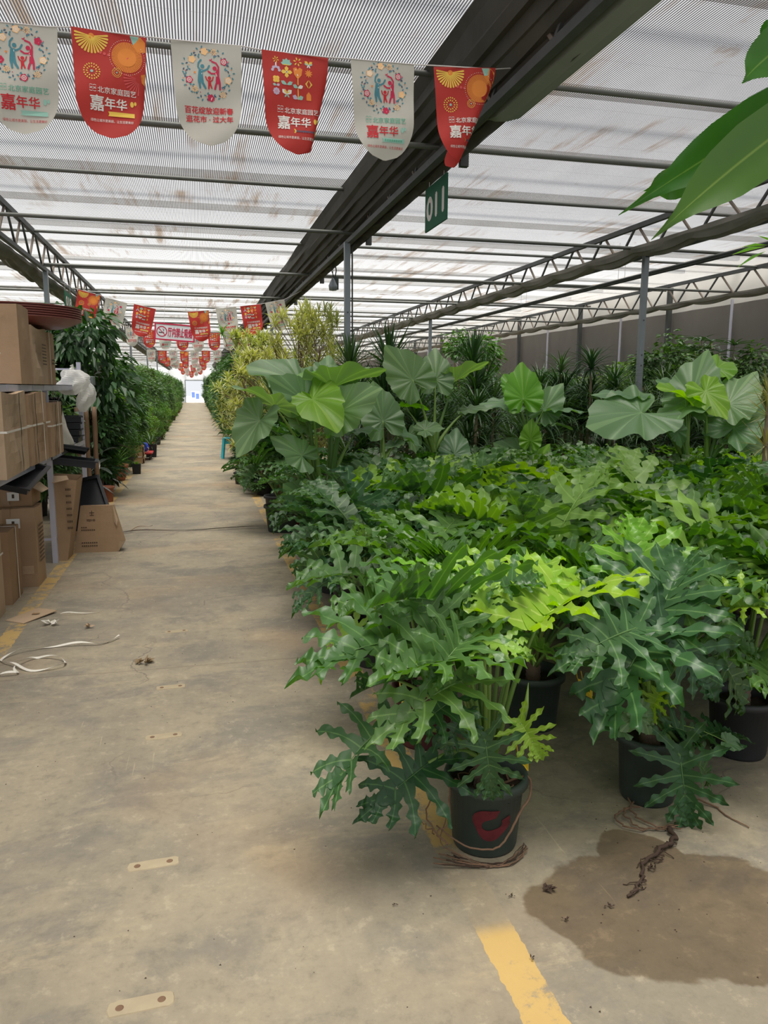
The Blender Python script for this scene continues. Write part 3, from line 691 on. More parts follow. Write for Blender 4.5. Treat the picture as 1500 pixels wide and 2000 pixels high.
def art_icons():
    A = Art(); xs = (-.118, -.055, .012, .078); vs = (.045, .105, .165, .225); s = .020
    A.daisy(xs[0], vs[0], s, 'y', 6, 'o'); A.stroke([(xs[0], vs[0]+.02), (xs[0], vs[0]+.038)], .004, 'w')
    for k in range(5): A.petal(xs[1], vs[0]+.02, math.radians(-170 + k*40), .034, .010, 'm')
    A.poly([(xs[1]-.02, vs[0]+.02), (xs[1]+.02, vs[0]+.02), (xs[1]+.018, vs[0]+.027), (xs[1]-.018, vs[0]+.027)], 'y')
    A.daisy(xs[2], vs[0], .027, 'y', 6, 'o'); A.disc(xs[2], vs[0], .009, 'r')
    for sg in (-1, 1): A.petal(xs[3], vs[0]+.01, math.radians(-90 + sg*50), .03, .009, 'y'); A.petal(xs[3], vs[0]+.012, math.radians(-90 + sg*75), .026, .006, 'm'); A.petal(xs[3], vs[0]+.01, math.radians(90 - sg*25), .022, .004, 'w')
    for k in range(5): A.disc(xs[0] + .02*math.cos(math.radians(180 + k*45)), vs[1] + .02*math.sin(math.radians(180 + k*45)), .0085, 'l')
    for k in range(4): A.petal(xs[1], vs[1]+.005, math.pi/2*k, .034, .012, 'y')
    A.disc(xs[1], vs[1]+.005, .006, 'w'); A.disc(xs[1], vs[1]+.005, .0035, 'k')
    A.poly([(xs[2]-.028, vs[1]-.02), (xs[2]-.01, vs[1]-.028), (xs[2], vs[1]-.015), (xs[2]+.01, vs[1]-.028), (xs[2]+.028, vs[1]-.02), (xs[2]+.022, vs[1]+.015), (xs[2]+.005, vs[1]+.035), (xs[2]-.005, vs[1]+.035), (xs[2]-.022, vs[1]+.015)], 'o')
    A.stroke([(xs[2]-.012, vs[1]-.015), (xs[2], vs[1]+.02)], .0025, 'w'); A.stroke([(xs[2], vs[1]+.03), (xs[2]+.002, vs[3]+.03)], .0028, 'y')
    A.daisy(xs[3], vs[1], .024, 'o', 9, 'o'); A.disc(xs[3], vs[1], .014, 'o')
    for dx in (-.008, .008):
        for d2 in (-.008, .008): A.disc(xs[0]+dx, vs[2]-.008+d2, .011, 'y')
    A.poly([(xs[0], vs[2]-.019), (xs[0]+.011, vs[2]-.008), (xs[0], vs[2]+.003), (xs[0]-.011, vs[2]-.008)], 'o')
    A.petal(xs[0], vs[2]+.028, math.radians(200), .022, .008, 'm'); A.petal(xs[0], vs[2]+.028, math.radians(-20), .022, .008, 'l')
    for sg in (-1, 1): A.petal(xs[1], vs[2]+.018, math.radians(-90 + sg*62), .040, .011, 'm')
    for sg in (-1, 1):
        A.petal(xs[2], vs[2]+.028, math.radians(-90 + sg*65), .034, .011, 'm' if sg < 0 else 'w'); A.petal(xs[2], vs[3]+.028, math.radians(-90 + sg*65), .036, .013, 'l' if sg < 0 else 'm')
    A.stroke([(xs[3]-.003, vs[2]-.02), (xs[3]-.017, vs[2]), (xs[3]-.003, vs[2]+.02)], [.0015,.005,.0015], 'y'); A.stroke([(xs[3]+.003, vs[2]-.02), (xs[3]+.017, vs[2]), (xs[3]+.003, vs[2]+.02)], [.0015,.005,.0015], 'y')
    for k in range(8): A.disc(xs[0] + .014*math.cos(k*.785), vs[3] + .014*math.sin(k*.785), .0065, 'l')
    A.disc(xs[0], vs[3], .012, 'l'); A.daisy(xs[0], vs[3], .010, 'p', 6)
    for sg in (-1, 1): A.petal(xs[1], vs[3]+.010, math.radians(-90 + sg*48), .038, .013, 'w'); A.petal(xs[1], vs[3]+.006, math.radians(-90 + sg*38), .026, .007, 'y'); A.petal(xs[1], vs[3]+.008, math.radians(90 - sg*35), .024, .005, 'm')
    A.poly([(xs[3]-.014, vs[3]+.03), (xs[3]-.014, vs[3]-.002), (xs[3], vs[3]-.018), (xs[3]+.014, vs[3]-.002), (xs[3]+.014, vs[3]+.03)], 'o'); A.disc(xs[3], vs[3]+.012, .006, 'e')
    motif_text(A, .006); return A
ARTS = {'A': art_fire(), 'W': art_wreath(True), 'V': art_wreath(False), 'C': art_icons()}
_bproto = {}
def banner_meshes(kind, curl, ph):
    k = (kind, curl)
    if k not in _bproto:
        fn = bfn(curl, ph); b = MB(); nv, nu = 26, 18; vs = []; fs = []
        for i in range(nv + 1):
            v = BH * (1 - (1 - i / nv) ** 1.5) if False else BH * i / nv * 0.9995
            h = bhalf(v)
            for j in range(nu + 1): vs.append(fn(-h + 2*h*j/nu, v))
        for i in range(nv):
            for j in range(nu): a = i*(nu+1) + j; fs.append((a, a+nu+1, a+nu+2, a+1))
        b.add(vs, fs); me = b.mesh('banner_cloth', M_CLOTH_R if kind in 'AC' else M_CLOTH_W, True)
        tmp = bpy.data.objects.new('tmp', None); a, l = emit(ARTS[kind], fn, None)
        ma, ml = a.data, l.data if l else None; bpy.data.objects.remove(a)
        if l: bpy.data.objects.remove(l)
        bpy.data.objects.remove(tmp); _bproto[k] = (me, ma, ml)
    return _bproto[k]
def banner(kind, curl, loc, rot, label, group=None, ph=0.0, s=1.0, hem=True):
    me, ma, ml = banner_meshes(kind, curl, ph)
    r = bpy.data.objects.new('hanging_banner', me); COL.objects.link(r); r.location = loc; r.rotation_euler = rot; r.scale = (s, s, s)
    tag(r, label, 'banner', group)
    put('printed_artwork', ma, r)
    if ml: put('printed_lettering', ml, r)
    return r
BN = {'A': 'red banner with fireworks', 'W': 'white banner with wreath and red text lines', 'V': 'white banner with wreath and green text', 'C': 'red banner with flower icon grid'}
row1 = [('V', .0, (-20, 41), (90, 52), 'leftmost in the nearest row, cut off'), ('A', .22, (136, 53), (288, 72), 'nearest row, second from the left'),
        ('W', .05, (333, 77), (471, 90), 'nearest row, third from the left'), ('C', .42, (512, 98), (640, 112), 'nearest row'),
        ('V', .05, (686, 115), (808, 126), 'nearest row, before the dark beam'), ('A', .80, (846, 128), (968, 135), 'nearest row, rightmost, edge folded back')]
YB = 4.9
pts = []
for i, (k, c, a, e, w) in enumerate(row1):
    pa, pe = at(*a, YB), at(*e, YB); m = (pa + pe) / 2
    ang = math.atan2(pe.z - pa.z, pe.x - pa.x)
    banner(k, c, m, (math.radians(-3), -ang, math.radians((0, 4, -2, 3, 0, -5)[i])), BN[k] + ', ' + w, 'nearest row of banners', ph=i)
    pts += [pa, pe]
b = MB(); b.tube([Vector((-2.38, YB, pts[0].z + .0)), *pts, Vector((2.1, YB, 3.63))], 0.0035, 6); tag(b.build('bunting_string', M_STRING), 'pale string carrying the nearest row of banners', 'string')
r2 = [('A', 152, 565, 197, 577, 'at the left beside the green sign'), ('W', 207, 581, 248, 592, 'second from the left in the second row'), ('C', 263, 594, 303, 603, 'just left of the no smoking sign'),
      ('A', 367, 609, 407, 606, 'overlapping the right end of the no smoking sign'), ('W', 421, 603, 461, 599, 'second row, right half of the aisle'), ('C', 470, 598, 508, 594, 'second row, beside the dark beam'), ('V', 518, 592, 555, 585, 'above the yellow-green bush')]
pts = []
for i, (k, xa, ya, xb, yb, w) in enumerate(r2):
    Y = 15.5; pa, pe = at(xa, ya, Y), at(xb, yb, Y); m = (pa + pe) / 2; ang = math.atan2(pe.z - pa.z, pe.x - pa.x)
    banner(k, (.0, .1)[i % 2] if k != 'C' else .1, m, (0, -ang, math.radians((4, -5, 6, 8, 4, -4, 10)[i])), BN[k] + ', ' + w, 'second row of banners', ph=i)
    pts += [pa, pe]
b = MB(); b.tube([Vector((-2.36, Y, 3.5)), *pts, Vector((2.1, Y, 3.5))], 0.004, 5); tag(b.build('bunting_string', M_STRING), 'pale sagging string carrying the second row of banners', 'string')
far_rows = [(26.5, [('W',257,641),('C',291,644),('V',322,648),('A',356,650),('W',386,652),('C',418,650),('V',447,650),('A',476,648)], 34),
            (37.5, [('W',295,683),('C',317,685),('V',338,684),('A',360,686),('W',380,684),('C',402,685),('V',424,684)], 24),
            (48.5, [('A',326,697),('V',338,700),('C',362,701),('W',380,700),('A',395,697),('V',344,702)], 18),
            (59.5, [('A',352,709),('W',364,712),('C',377,713),('V',388,711),('A',398,708)], 15),
            (70.5, [('A',357,719),('W',366,722),('C',374,725),('V',383,722),('A',391,719)], 12)]
for ri, (Y, L, _) in enumerate(far_rows):
    for i, (k, x, yy) in enumerate(L):
        p = at(x, yy, Y)
        banner(k, .0, p, (0, 0, math.radians(((i * 7) % 5 - 2) * 5)), 'small distant ' + ('red' if k in 'AC' else 'white') + ' banner over the far aisle', 'distant ' + ('red' if k in 'AC' else 'white') + ' banners')
    b = MB(); b.tube([(-2.36, Y, 3.6), *[at(x, yy, Y) for k, x, yy in sorted(L, key=lambda q: q[1])], (2.1, Y, 3.6)], 0.004, 4); tag(b.build('bunting_string', M_STRING), 'distant bunting string across the aisle', 'string', 'distant strings')

# ------------------------------------------------------------------ signs
pa, pe = at(302, 629, 17.8), at(381, 636, 17.8); ang = math.atan2(pe.z - pa.z, pe.x - pa.x); W = (pe - pa).length; H = .37
r = empty('no_smoking_sign', pa, 0, 'white no smoking sign with red border hanging over the aisle', 'sign'); r.rotation_euler = (0, -ang, 0)
b = MB(); b.box((0, 0, -H), (W, .015, 0)); b.build('sign_plate', M_SIGNW, r)
b = MB(); t = .03
for lo, hi in (((0, -H), (W, -H + t)), ((0, -t), (W, 0)), ((0, -H + t), (t, -t)), ((W - t, -H + t), (W, -t))): b.box((lo[0], -.006, lo[1]), (hi[0], 0, hi[1]))
b.build('red_border', PRINT['c'], r)
A = Art(); cx, cv, R = .155, H/2, .105
A.stroke([(cx + R*math.cos(2*math.pi*i/28), cv + R*math.sin(2*math.pi*i/28)) for i in range(29)], .010, 'c')
A.poly([(cx - .065, cv + .012), (cx + .05, cv + .012), (cx + .05, cv + .03), (cx - .065, cv + .03)], 'k'); A.stroke([(cx + .03, cv - .01), (cx + .045, cv - .035), (cx + .02, cv - .055)], .005, 'k')
A.stroke([(cx - R*.7, cv - R*.7), (cx + R*.7, cv + R*.7)], .008, 'c')
A.text('厅内禁止吸烟', .285, .085, W - .285 - .06, .20, 'c', 0.02)
emit(A, lambda x, v, off: (x, -off - .001, -v), r, .002)
b = MB()
for x in (.2, W - .2): b.tube([(x, .007, 0), (x, .007, 3.6 - pa.z)], .003, 5)
b.build('hanger_wire', M_STRING, r)
def num_sign(X, ya, yb, zt, zb, txt, face, label):
    r = empty('number_sign', (X, ya, zt), 0, label, 'sign'); Wd = yb - ya; Hh = zt - zb
    b = MB(); b.box((-.008, 0, -Hh), (.008, Wd, 0)); b.build('sign_plate', M_SIGNG, r)
    A = Art(); A.text(txt, .10 * Wd, Hh * .27, Wd * .8, Hh * .5, 'w', 0.075)
    def fn(x, v, off): return (face * (.008 + off), (Wd - x) if face < 0 else x, -v)
    emit(A, fn, r, .001)
    b = MB()
    for yy in (.1, Wd - .1): b.tube([(0, yy, 0), (0, yy, 3.6 - zt)], .003, 5)
    b.build('hanger_wire', M_STRING, r)
num_sign(2.2, 6.72, 7.36, 3.47, 3.08, '011', -1, 'green plate with white number 011 hanging under the dark beam')
num_sign(-2.3, 15.55, 16.35, 3.36, 3.03, '018', 1, 'green number plate hanging by the left truss beside a red banner')
# boxes hanging from the beam
r = empty('junction_box', (2.25, 12.6, 3.18), 0, 'grey junction box on cables hanging below the beam near the post', 'junction box')
b = MB(); b.box((-.05, -.04, 0), (.05, .04, .2)); b.build('housing', M_POTG, r)
b = MB(); b.tube([(0, 0, .2), (.02, 0, .3), (0, 0, .4)], .01, 6); b.tube([(-.02, 0, .2), (-.06, 0, .3), (-.01, 0, .38)], .008, 6); b.build('cable', M_CABLE, r)
r = empty('hanging_lamp', (2.16, 12.3, 3.2), 0, 'small pale shade hanging beside the junction box under the beam', 'lamp')
b = MB(); b.lathe([(.0, -.08), (.06, -.07), (.07, 0), (.03, .09), (.01, .12)], 14); b.build('lamp_shade', M_STEEL, r, smooth=True)
b = MB(); b.tube([(0, 0, .12), (0, 0, .36)], .006, 6); b.build('cord', M_CABLE, r)
# ------------------------------------------------------------------ leaf shapes
def philo_blade(seed, n=7, cup=0.35, droop=0.35, ruffle=1.0, seg=18, slim=0.84):
    """deeply lobed blade: stalk joins at the origin, tip at y=1, upper side +z"""
    rr = random.Random(seed); b = MB()
    def surf(x, y, e):
        return (x, y, cup * abs(x) * 1.0 - cup * 0.85 * x * x - droop * y * abs(y) * 0.55 + e)
    lobes = []
    for i in range(n):
        t = i / (n - 1); y0 = -0.02 + 0.66 * t
        ang = math.radians(148 - 118 * t ** 0.8 + rr.uniform(-5, 5)); L = (0.55 + 0.20 * math.sin(math.pi * min(1, t * 1.25)) - 0.20 * t ** 3) * rr.uniform(.9, 1.08)
        for sg in (-1, 1): lobes.append((y0, ang, L * rr.uniform(.93, 1.05), sg, 0.075 * slim, t))
    lobes.append((0.60, 0.0, 0.42, 1, 0.085 * slim, 1.0))
    for li, (y0, ang, L, sg, w0, t) in enumerate(lobes):
        vs = []; vein = []; x, y, a = 0.0, y0, ang; ph = rr.uniform(0, 6); ph2 = rr.uniform(0, 6)
        bend = (-0.35 if t < 1 else 0.0) * (0.5 + 0.5 * t)
        for k in range(seg + 1):
            s = k / seg
            ww = w0 * (1.75 - 2.6 * s * 1.0 if s < 0.34 else 0.83 + 0.12 * math.sin((s - .34) * 5))
            lob = 1 + 0.34 * math.sin(ph + s * 24)
            w = ww * (lob if s > 0.3 else 1.0) * (1 - max(0, (s - 0.72) / 0.28) ** 2 * 0.93)
            lob2 = 1 + 0.34 * math.sin(ph2 + s * 22); w2 = ww * (lob2 if s > 0.3 else 1.0) * (1 - max(0, (s - 0.72) / 0.28) ** 2 * 0.93)
            dx, dy = math.sin(a) * sg, math.cos(a); nx, ny = dy, -dx
            rf = 0.052 * ruffle * s
            e1 = rf * math.sin(ph + s * 21); e2 = rf * math.sin(ph2 + s * 19); ec = -0.05 * s * s * ruffle * math.sin(ph * 3)
            z0 = 0.002 * (li % 2)
            vs += [surf(x + nx * w, y + ny * w, e1 + z0), surf(x, y, ec - 0.010 + z0), surf(x - nx * w2, y - ny * w2, e2 + z0)]
            vein += [0.0, 1.0, 0.0]
            x += dx * L / seg; y += dy * L / seg; a += bend / seg
        fs = []
        for k in range(seg):
            q = k * 3
            for c in (0, 1):
                f = (q + c, q + c + 1, q + c + 4, q + c + 3); fs.append(f if sg > 0 else f)
        b.add(vs, fs, 0, vein)
    # midrib
    b.tube([surf(0, y, 0.002) for y in (-.01, .15, .3, .45, .62)], [.013, .011, .009, .006, .004], 5, 0, True, 1.0)
    return b
ALO_T = [(0, .90), (6, .82), (18, .70), (35, .58), (55, .50), (80, .46), (110, .46), (135, .49), (150, .48), (163, .38), (173, .12), (180, .06)]
def alo_blade(seed, cup=0.3, droop=0.3, fold=0.0):
    rr = random.Random(seed); b = MB(); NT, NR = 84, 5; vs = [(0, 0, 0)]; vein = [1.0]
    ph = rr.uniform(0, 6); fs = []
    for i in range(NT):
        th = -math.pi + 2 * math.pi * (i + .5) / NT; d = abs(math.degrees(th))
        for (d0, r0), (d1, r1) in zip(ALO_T, ALO_T[1:]):
            if d0 <= d <= d1: R = r0 + (r1 - r0) * (d - d0) / (d1 - d0); break
        R *= 1 + 0.028 * math.sin(13 * th + ph) + 0.015 * math.sin(29 * th)
        pv = (i % 7 == 3) or (abs(th) < 2 * math.pi / NT)
        for k in range(1, NR + 1):
            s = k / NR; r = R * s; x, y = r * math.sin(th), r * math.cos(th)
            z = cup * abs(x) * (.5 + fold) - cup * .9 * x * x - droop * y * abs(y) * .6
            z += 0.020 * s * math.cos(2 * math.pi * i / 7) + 0.045 * s ** 3 * math.sin(9 * th + ph) + 0.03 * s * math.sin(3 * th + ph)
            vs.append((x, y, z)); vein.append(1.0 if pv else (0.45 if (i % 7 in (2, 4)) else 0.0))
    for i in range(NT):
        j = (i + 1) % NT; a = 1 + i * NR; c = 1 + j * NR
        if i == NT - 1: continue
        fs.append((0, c, a))
        for k in range(NR - 1): fs.append((a + k, c + k, c + k + 1, a + k + 1))
    b.add(vs, fs, 0, vein); return b
def strap_pts(rr, L, w, az, el, droop, seg=6, o=(0, 0, 0), twist=0.0):
    """arching strap leaf as rows of three points"""
    rows = []; p = Vector(o); a = el
    for k in range(seg + 1):
        s = k / seg; ww = w * (0.55 + 1.1 * s if s < .4 else (1 - ((s - .4) / .6) ** 1.6)) + w * .02
        side = Vector((-math.sin(az), math.cos(az), 0)); up = Vector((-math.cos(az) * math.sin(a), -math.sin(az) * math.sin(a), math.cos(a)))
        rows.append((p + side * ww + up * ww * .35, p.copy(), p - side * ww + up * ww * .35))
        d = Vector((math.cos(az) * math.cos(a), math.sin(az) * math.cos(a), math.sin(a))); p = p + d * (L / seg); a -= droop / seg
    return rows
def add_strap(b, rows, mi=0, tint=1.0, cv=1.0):
    vs = [q for r_ in rows for q in r_]; n = len(rows)
    fs = [(k*3 + c, k*3 + c + 3, k*3 + c + 4, k*3 + c + 1) for k in range(n - 1) for c in (0, 1)]
    b.add(vs, fs, mi, [0.0, cv, 0.0] * n, tint)
def rosette(b, c, n, L, w, rr, el0=1.45, el1=-0.5, droop=(0.7, 1.5), seg=5, mi=0):
    for i in range(n):
        t = i / n; el = el0 + (el1 - el0) * t ** 1.2 + rr.uniform(-.15, .15); az = i * 2.39996 + rr.uniform(-.2, .2)
        add_strap(b, strap_pts(rr, L * rr.uniform(.8, 1.1) * (0.75 + 0.35 * math.sin(math.pi * min(1, t + .2))), w * rr.uniform(.85, 1.15), az, el, rr.uniform(*droop), seg, c), mi, rr.uniform(.75, 1.3))
def small_leaf(b, p, d, n, L, W, tint, mi=0):
    s = d.cross(n).normalized()
    b.add([p, p + d*(L*.45) + s*W + n*(W*.3), p + d*L - n*(L*.12), p + d*(L*.45) - s*W + n*(W*.3)], [(0, 1, 2), (0, 2, 3)], mi, [1.0, 0.0, 1.0, 0.0], tint)
def frame(fwd, up):
    y = Vector(fwd).normalized(); x = y.cross(Vector(up)).normalized(); z = x.cross(y).normalized()
    return x, y, z
def leafmat(p, fwd, up, s):
    x, y, z = frame(fwd, up)
    return Matrix([[x.x*s, y.x*s, z.x*s, p.x], [x.y*s, y.y*s, z.y*s, p.y], [x.z*s, y.z*s, z.z*s, p.z], [0, 0, 0, 1]])
PB = [philo_blade(s, n, c, d, r) for s, n, c, d, r in ((1, 6, .6, .5, .8), (2, 6, .35, .8, 1.0), (3, 7, 1.0, .4, .9), (4, 5, .5, 1.0, .8), (5, 6, 1.25, .6, 1.0))]
PHILO_ME = [q.mesh('leaf_blade', M_PHILO, True) for q in PB]
PHILO_DK = [q.mesh('leaf_blade', M_PHILO_DARK, True) for q in PB]
PHILO_YG = [q.mesh('leaf_blade', M_YOUNG, True) for q in PB]
AB = [alo_blade(s, c, d, f) for s, c, d, f in ((1, .35, .25, 0), (2, .5, .5, .2), (3, .25, .6, 0), (4, .7, .3, .5))]
ALO_ME = [q.mesh('leaf_blade', M_ALO, True) for q in AB]
ALO_YG = [q.mesh('leaf_blade', M_ALOY, True) for q in AB]

def bez(a, c, e, n=8):
    return [a * (1-t)**2 + c * (2*t*(1-t)) + e * t**2 for t in [i / n for i in range(n + 1)]]
def add_leaf(root, blades, vi, p, fwd, up, s, base, r0=.010, sag=0.25, sheath=0.0, rndv=None):
    """leaf = blade mesh + stalk sub-part, in the plant's own space"""
    LM = leafmat(p, fwd, up, s); lf = put('leaf', blades[vi % len(blades)], root, LM)
    a = Vector(base); mid = (a + p) / 2; out = Vector((p.x - a.x, p.y - a.y, 0)); mid = mid + Vector((0, 0, 1)) * (out.length * sag) - out * 0.12
    st = MB(); pts = bez(a, mid, p); st.tube(pts, [r0 * (1.5 + sheath * (1 - i / 8) ** 2 - .8 * i / 8) for i in range(9)], 6)
    o = st.build('leaf_stalk', M_STALK, None, True)
    o.parent = lf; o.matrix_parent_inverse = LM.inverted()
    return lf

def pot(root, R, H, mat, soil=True, lip=.012, taper=.8, name='pot'):
    b = MB(); t = .006
    prof = [(0.0, 0.0), (R*taper, 0.0), (R*taper + .004, .01), (R*.96, H - .035), (R + lip, H - .03), (R + lip, H - .012), (R + lip - .004, H), (R - t, H), (R*.94, H - .05), (R*.9, H - .10 if H > .15 else H * .4)]
    b.lathe(prof, 36); o = b.build(name, mat, root, smooth=True)
    if soil:
        b = MB(); n = 24; rs = random.Random(5); vs = [(0, 0, H - .045)]
        for k in (.5, 1.0):
            for j in range(n): vs.append((R*.95*k*math.cos(2*math.pi*j/n), R*.95*k*math.sin(2*math.pi*j/n), H - .055 + rs.uniform(-.006, .01)))
        fs = [(0, 1 + j, 1 + (j+1) % n) for j in range(n)] + [(1+j, 1+n+j, 1+n+(j+1) % n, 1+(j+1) % n) for j in range(n)]
        b.add(vs, fs); b.build('soil', M_SOIL, root)
    return o
def trunk(root, h0, h1, r, mat, lean=(0, 0), rings=True, name='trunk'):
    b = MB(); n = 14; pts = []; rs = []
    for i in range(n + 1):
        t = i / n; pts.append((lean[0]*t*t, lean[1]*t*t, h0 + (h1 - h0)*t)); rs.append(r * (1 + (.12 if i % 2 and rings else 0)) * (1 - .15*t))
    b.tube(pts, rs, 12); return b.build(name, mat, root, smooth=True)

# random philodendron built from shared blades
def philo_plant(loc, rz, seed, label, group, n=20, height=1.0, spread=.42, mat=None, dark=False, R=.14, H=.27, leaf_parts=True, potmat=None, extra=None, ylw=False):
    rr = random.Random(seed); root = empty('split_leaf_philodendron', loc, rz, label, 'plant', group)
    pot(root, R, H, potmat or M_POT)
    trunk(root, H - .06, H + .10, .035, M_BARK)
    blades = PHILO_DK if dark else PHILO_ME
    merged = MB(); st = MB()
    for i in range(n):
        t = i / n; az = i * 2.4 + rr.uniform(-.25, .25)
        rad = spread * (0.25 + 0.85 * t ** .8) * rr.uniform(.85, 1.1); z = H + (height - H) * (0.86 - 0.50 * t ** 1.5) * rr.uniform(.82, 1.06)
        p = Vector((rad * math.cos(az), rad * math.sin(az), z)); base = Vector((.02*math.cos(az), .02*math.sin(az), H + .02 + .05*(1-t)))
        el = 0.95 - 1.35 * t + rr.uniform(-.5, .35)
        fwd = Vector((math.cos(az)*math.cos(el), math.sin(az)*math.cos(el), math.sin(el))); up = Vector((-math.cos(az)*.25 + rr.uniform(-.3, .3), -math.sin(az)*.25 + rr.uniform(-.3, .3), 1))
        s = rr.uniform(.34, .47) * (0.8 + .3 * math.sin(math.pi * min(1, t + .25))) * (spread / .42) ** .4
        vi = rr.randrange(5)
        if leaf_parts: add_leaf(root, blades, vi, p, fwd, up, s, base, r0=.0065)
        else:
            M = leafmat(p, fwd, up, s); src = PB[vi]; bb = len(merged.v)
            arr = np.array(src.v) @ np.array(M.to_3x3()).T + np.array(p)
            merged.add(arr.tolist(), src.f, 0, src.vein, rr.uniform(.75, 1.3))
            mid = (base + p) / 2 + Vector((0, 0, rad * .25)); st.tube(bez(base, mid, p, 5), [.010, .009, .008, .007, .006, .006], 5)
    if not leaf_parts:
        merged.build('foliage', M_PHILO_DARK if dark else M_PHILO, root, True); st.build('leaf_stalk', M_STALK, root, True)
    return root

# ------------------------------------------------------------------ the two nearest plants, leaf by leaf
def toward_eye(p): return (Vector(EYE) - p).normalized()
def px_leaf(root, rp, blades, vi, a, t, Y, Yt, face, base, s_mul=1.0, r0=.008, roll=0.0, sag=.25, sheath=0.0, rz=0.0):
    """leaf whose stalk joins at pixel a (depth Y) and whose tip is at pixel t (depth Yt); face 0 = lies flat, 1 = faces the viewer"""
    pa, pt = at(*a, Y), at(*t, Yt); fwd = pt - pa; s = fwd.length / 0.95 * s_mul
    up = Vector((0, 0, 1)) * (1 - face) + toward_eye(pa) * face + fwd.cross(Vector((0, 0, 1))).normalized() * roll
    return add_leaf(root, blades, vi, pa - rp, fwd, up, s, base, r0, sag, sheath)
P1 = Vector((.955, 2.36, 0))
r1 = empty('split_leaf_philodendron', P1, 0, 'big bushy split-leaf plant in the front pot with red paint, beside the yellow line', 'plant', None)
pot(r1, .138, .265, M_POTG)
b = MB()
cen = Vector((-.02, -.1325, .14))
def onpot(az, z, off=.0015):
    R = .138 * (.8 + .16 * z / .23) + off + .002; return (R * math.cos(az), R * math.sin(az), z)
rr = random.Random(3)
for k in range(60):
    if 3 < k < 11: continue
    a0, a1 = 2*math.pi*k/60, 2*math.pi*(k+1)/60
    def ring(a, r_): return onpot(-1.75 + r_ * .55 * math.cos(a), .135 + .062 * r_ * math.sin(a))
    w0 = .42 + .10 * math.sin(k * .21 + 1); w1 = .95 + .10 * math.sin(k * .33)
    b.add([ring(a0, w0), ring(a1, w0), ring(a1, w1), ring(a0, w1)], [(0, 1, 2, 3)])
b.build('red_paint_mark', M_REDS, r1)
trunk(r1, .2, .38, .04, M_BARK)
B1 = Vector((0, 0, .32))
hero1 = [  # a, tip, Y, Ytip, face, blade, young, scale
 ((1052, 1216), (1158, 1118), 2.22, 2.45, .45, 2, 2, 1.15), ((1018, 1414), (1058, 1480), 2.16, 2.12, .95, 0, 2, 1.2), ((948, 1448), (962, 1552), 2.18, 2.14, .85, 0, 1, 1.25),
 ((836, 1490), (722, 1580), 2.25, 2.12, .75, 1, 1, 1.05), ((742, 1428), (622, 1504), 2.28, 2.15, .25, 3, 1, 1.1), ((908, 1288), (742, 1290), 2.2, 2.05, .35, 2, 0, 1.05),
 ((868, 1240), (795, 1135), 2.22, 2.28, .7, 0, 0, 1.2), ((892, 1190), (746, 1108), 2.3, 2.15, -.35, 4, 0, 1.1), ((800, 1255), (596, 1226), 2.4, 2.2, .3, 1, 0, .95),
 ((900, 1330), (775, 1375), 2.16, 2.0, .4, 3, 0, 1.1),  ((935, 1205), (905, 1085), 2.4, 2.7, .4, 0, 0, 1.1),
 ((985, 1190), (1010, 1075), 2.45, 2.75, .45, 2, 2, 1.0), ((1040, 1170), (1180, 1105), 2.6, 2.7, .5, 0, 2, 1.0), ((850, 1170), (790, 1095), 2.5, 2.6, .4, 2, 0, 1.0),
 ((960, 1150), (1080, 1120), 2.35, 2.3, .4, 4, 0, .9), ((880, 1370), (800, 1420), 2.2, 2.1, .4, 1, 1, 1.0), 
 ((780, 1330), (690, 1330), 2.35, 2.3, .3, 4, 1, 1.0), ((900, 1400), (860, 1480), 2.2, 2.15, .6, 3, 1, .9), 
 ((930, 1140), (840, 1085), 2.55, 2.7, .4, 1, 0, 1.0), ((860, 1210), (730, 1180), 2.45, 2.35, .4, 4, 0, 1.0), ((1010, 1260), (1120, 1250), 2.35, 2.4, .3, 1, 0, 1.0),
 ((905, 1250), (830, 1330), 2.2, 2.05, .45, 4, 0, 1.0),  ((945, 1250), (1050, 1262), 2.2, 2.1, .35, 1, 0, .95), ((930, 1160), (980, 1215), 2.3, 2.2, .45, 2, 0, .9), ((830, 1130), (905, 1060), 2.6, 2.8, .4, 1, 2, .9)]
for i, (a, t, Y, Yt, fc, bl, yg, s) in enumerate(hero1):
    pa = at(*a, Y); d = Vector((pa.x - P1.x, pa.y - P1.y, 0)); d = d.normalized() * .03 if d.length else d
    px_leaf(r1, P1, (PHILO_ME, PHILO_DK, PHILO_YG)[yg], bl, a, t, Y, Yt, fc, B1 + d, s * .92, r0=.0075, roll=(-.2, .15, .0)[i % 3])
b = MB(); bd = at(1018, 1414, 2.18) - P1; b.tube([bd + Vector((0, 0, .0)), bd + Vector((.015, 0, .06)), bd + Vector((.02, 0, .14))], [.012, .009, .001], 8); b.build('new_leaf_spike', M_STALK, r1, True)
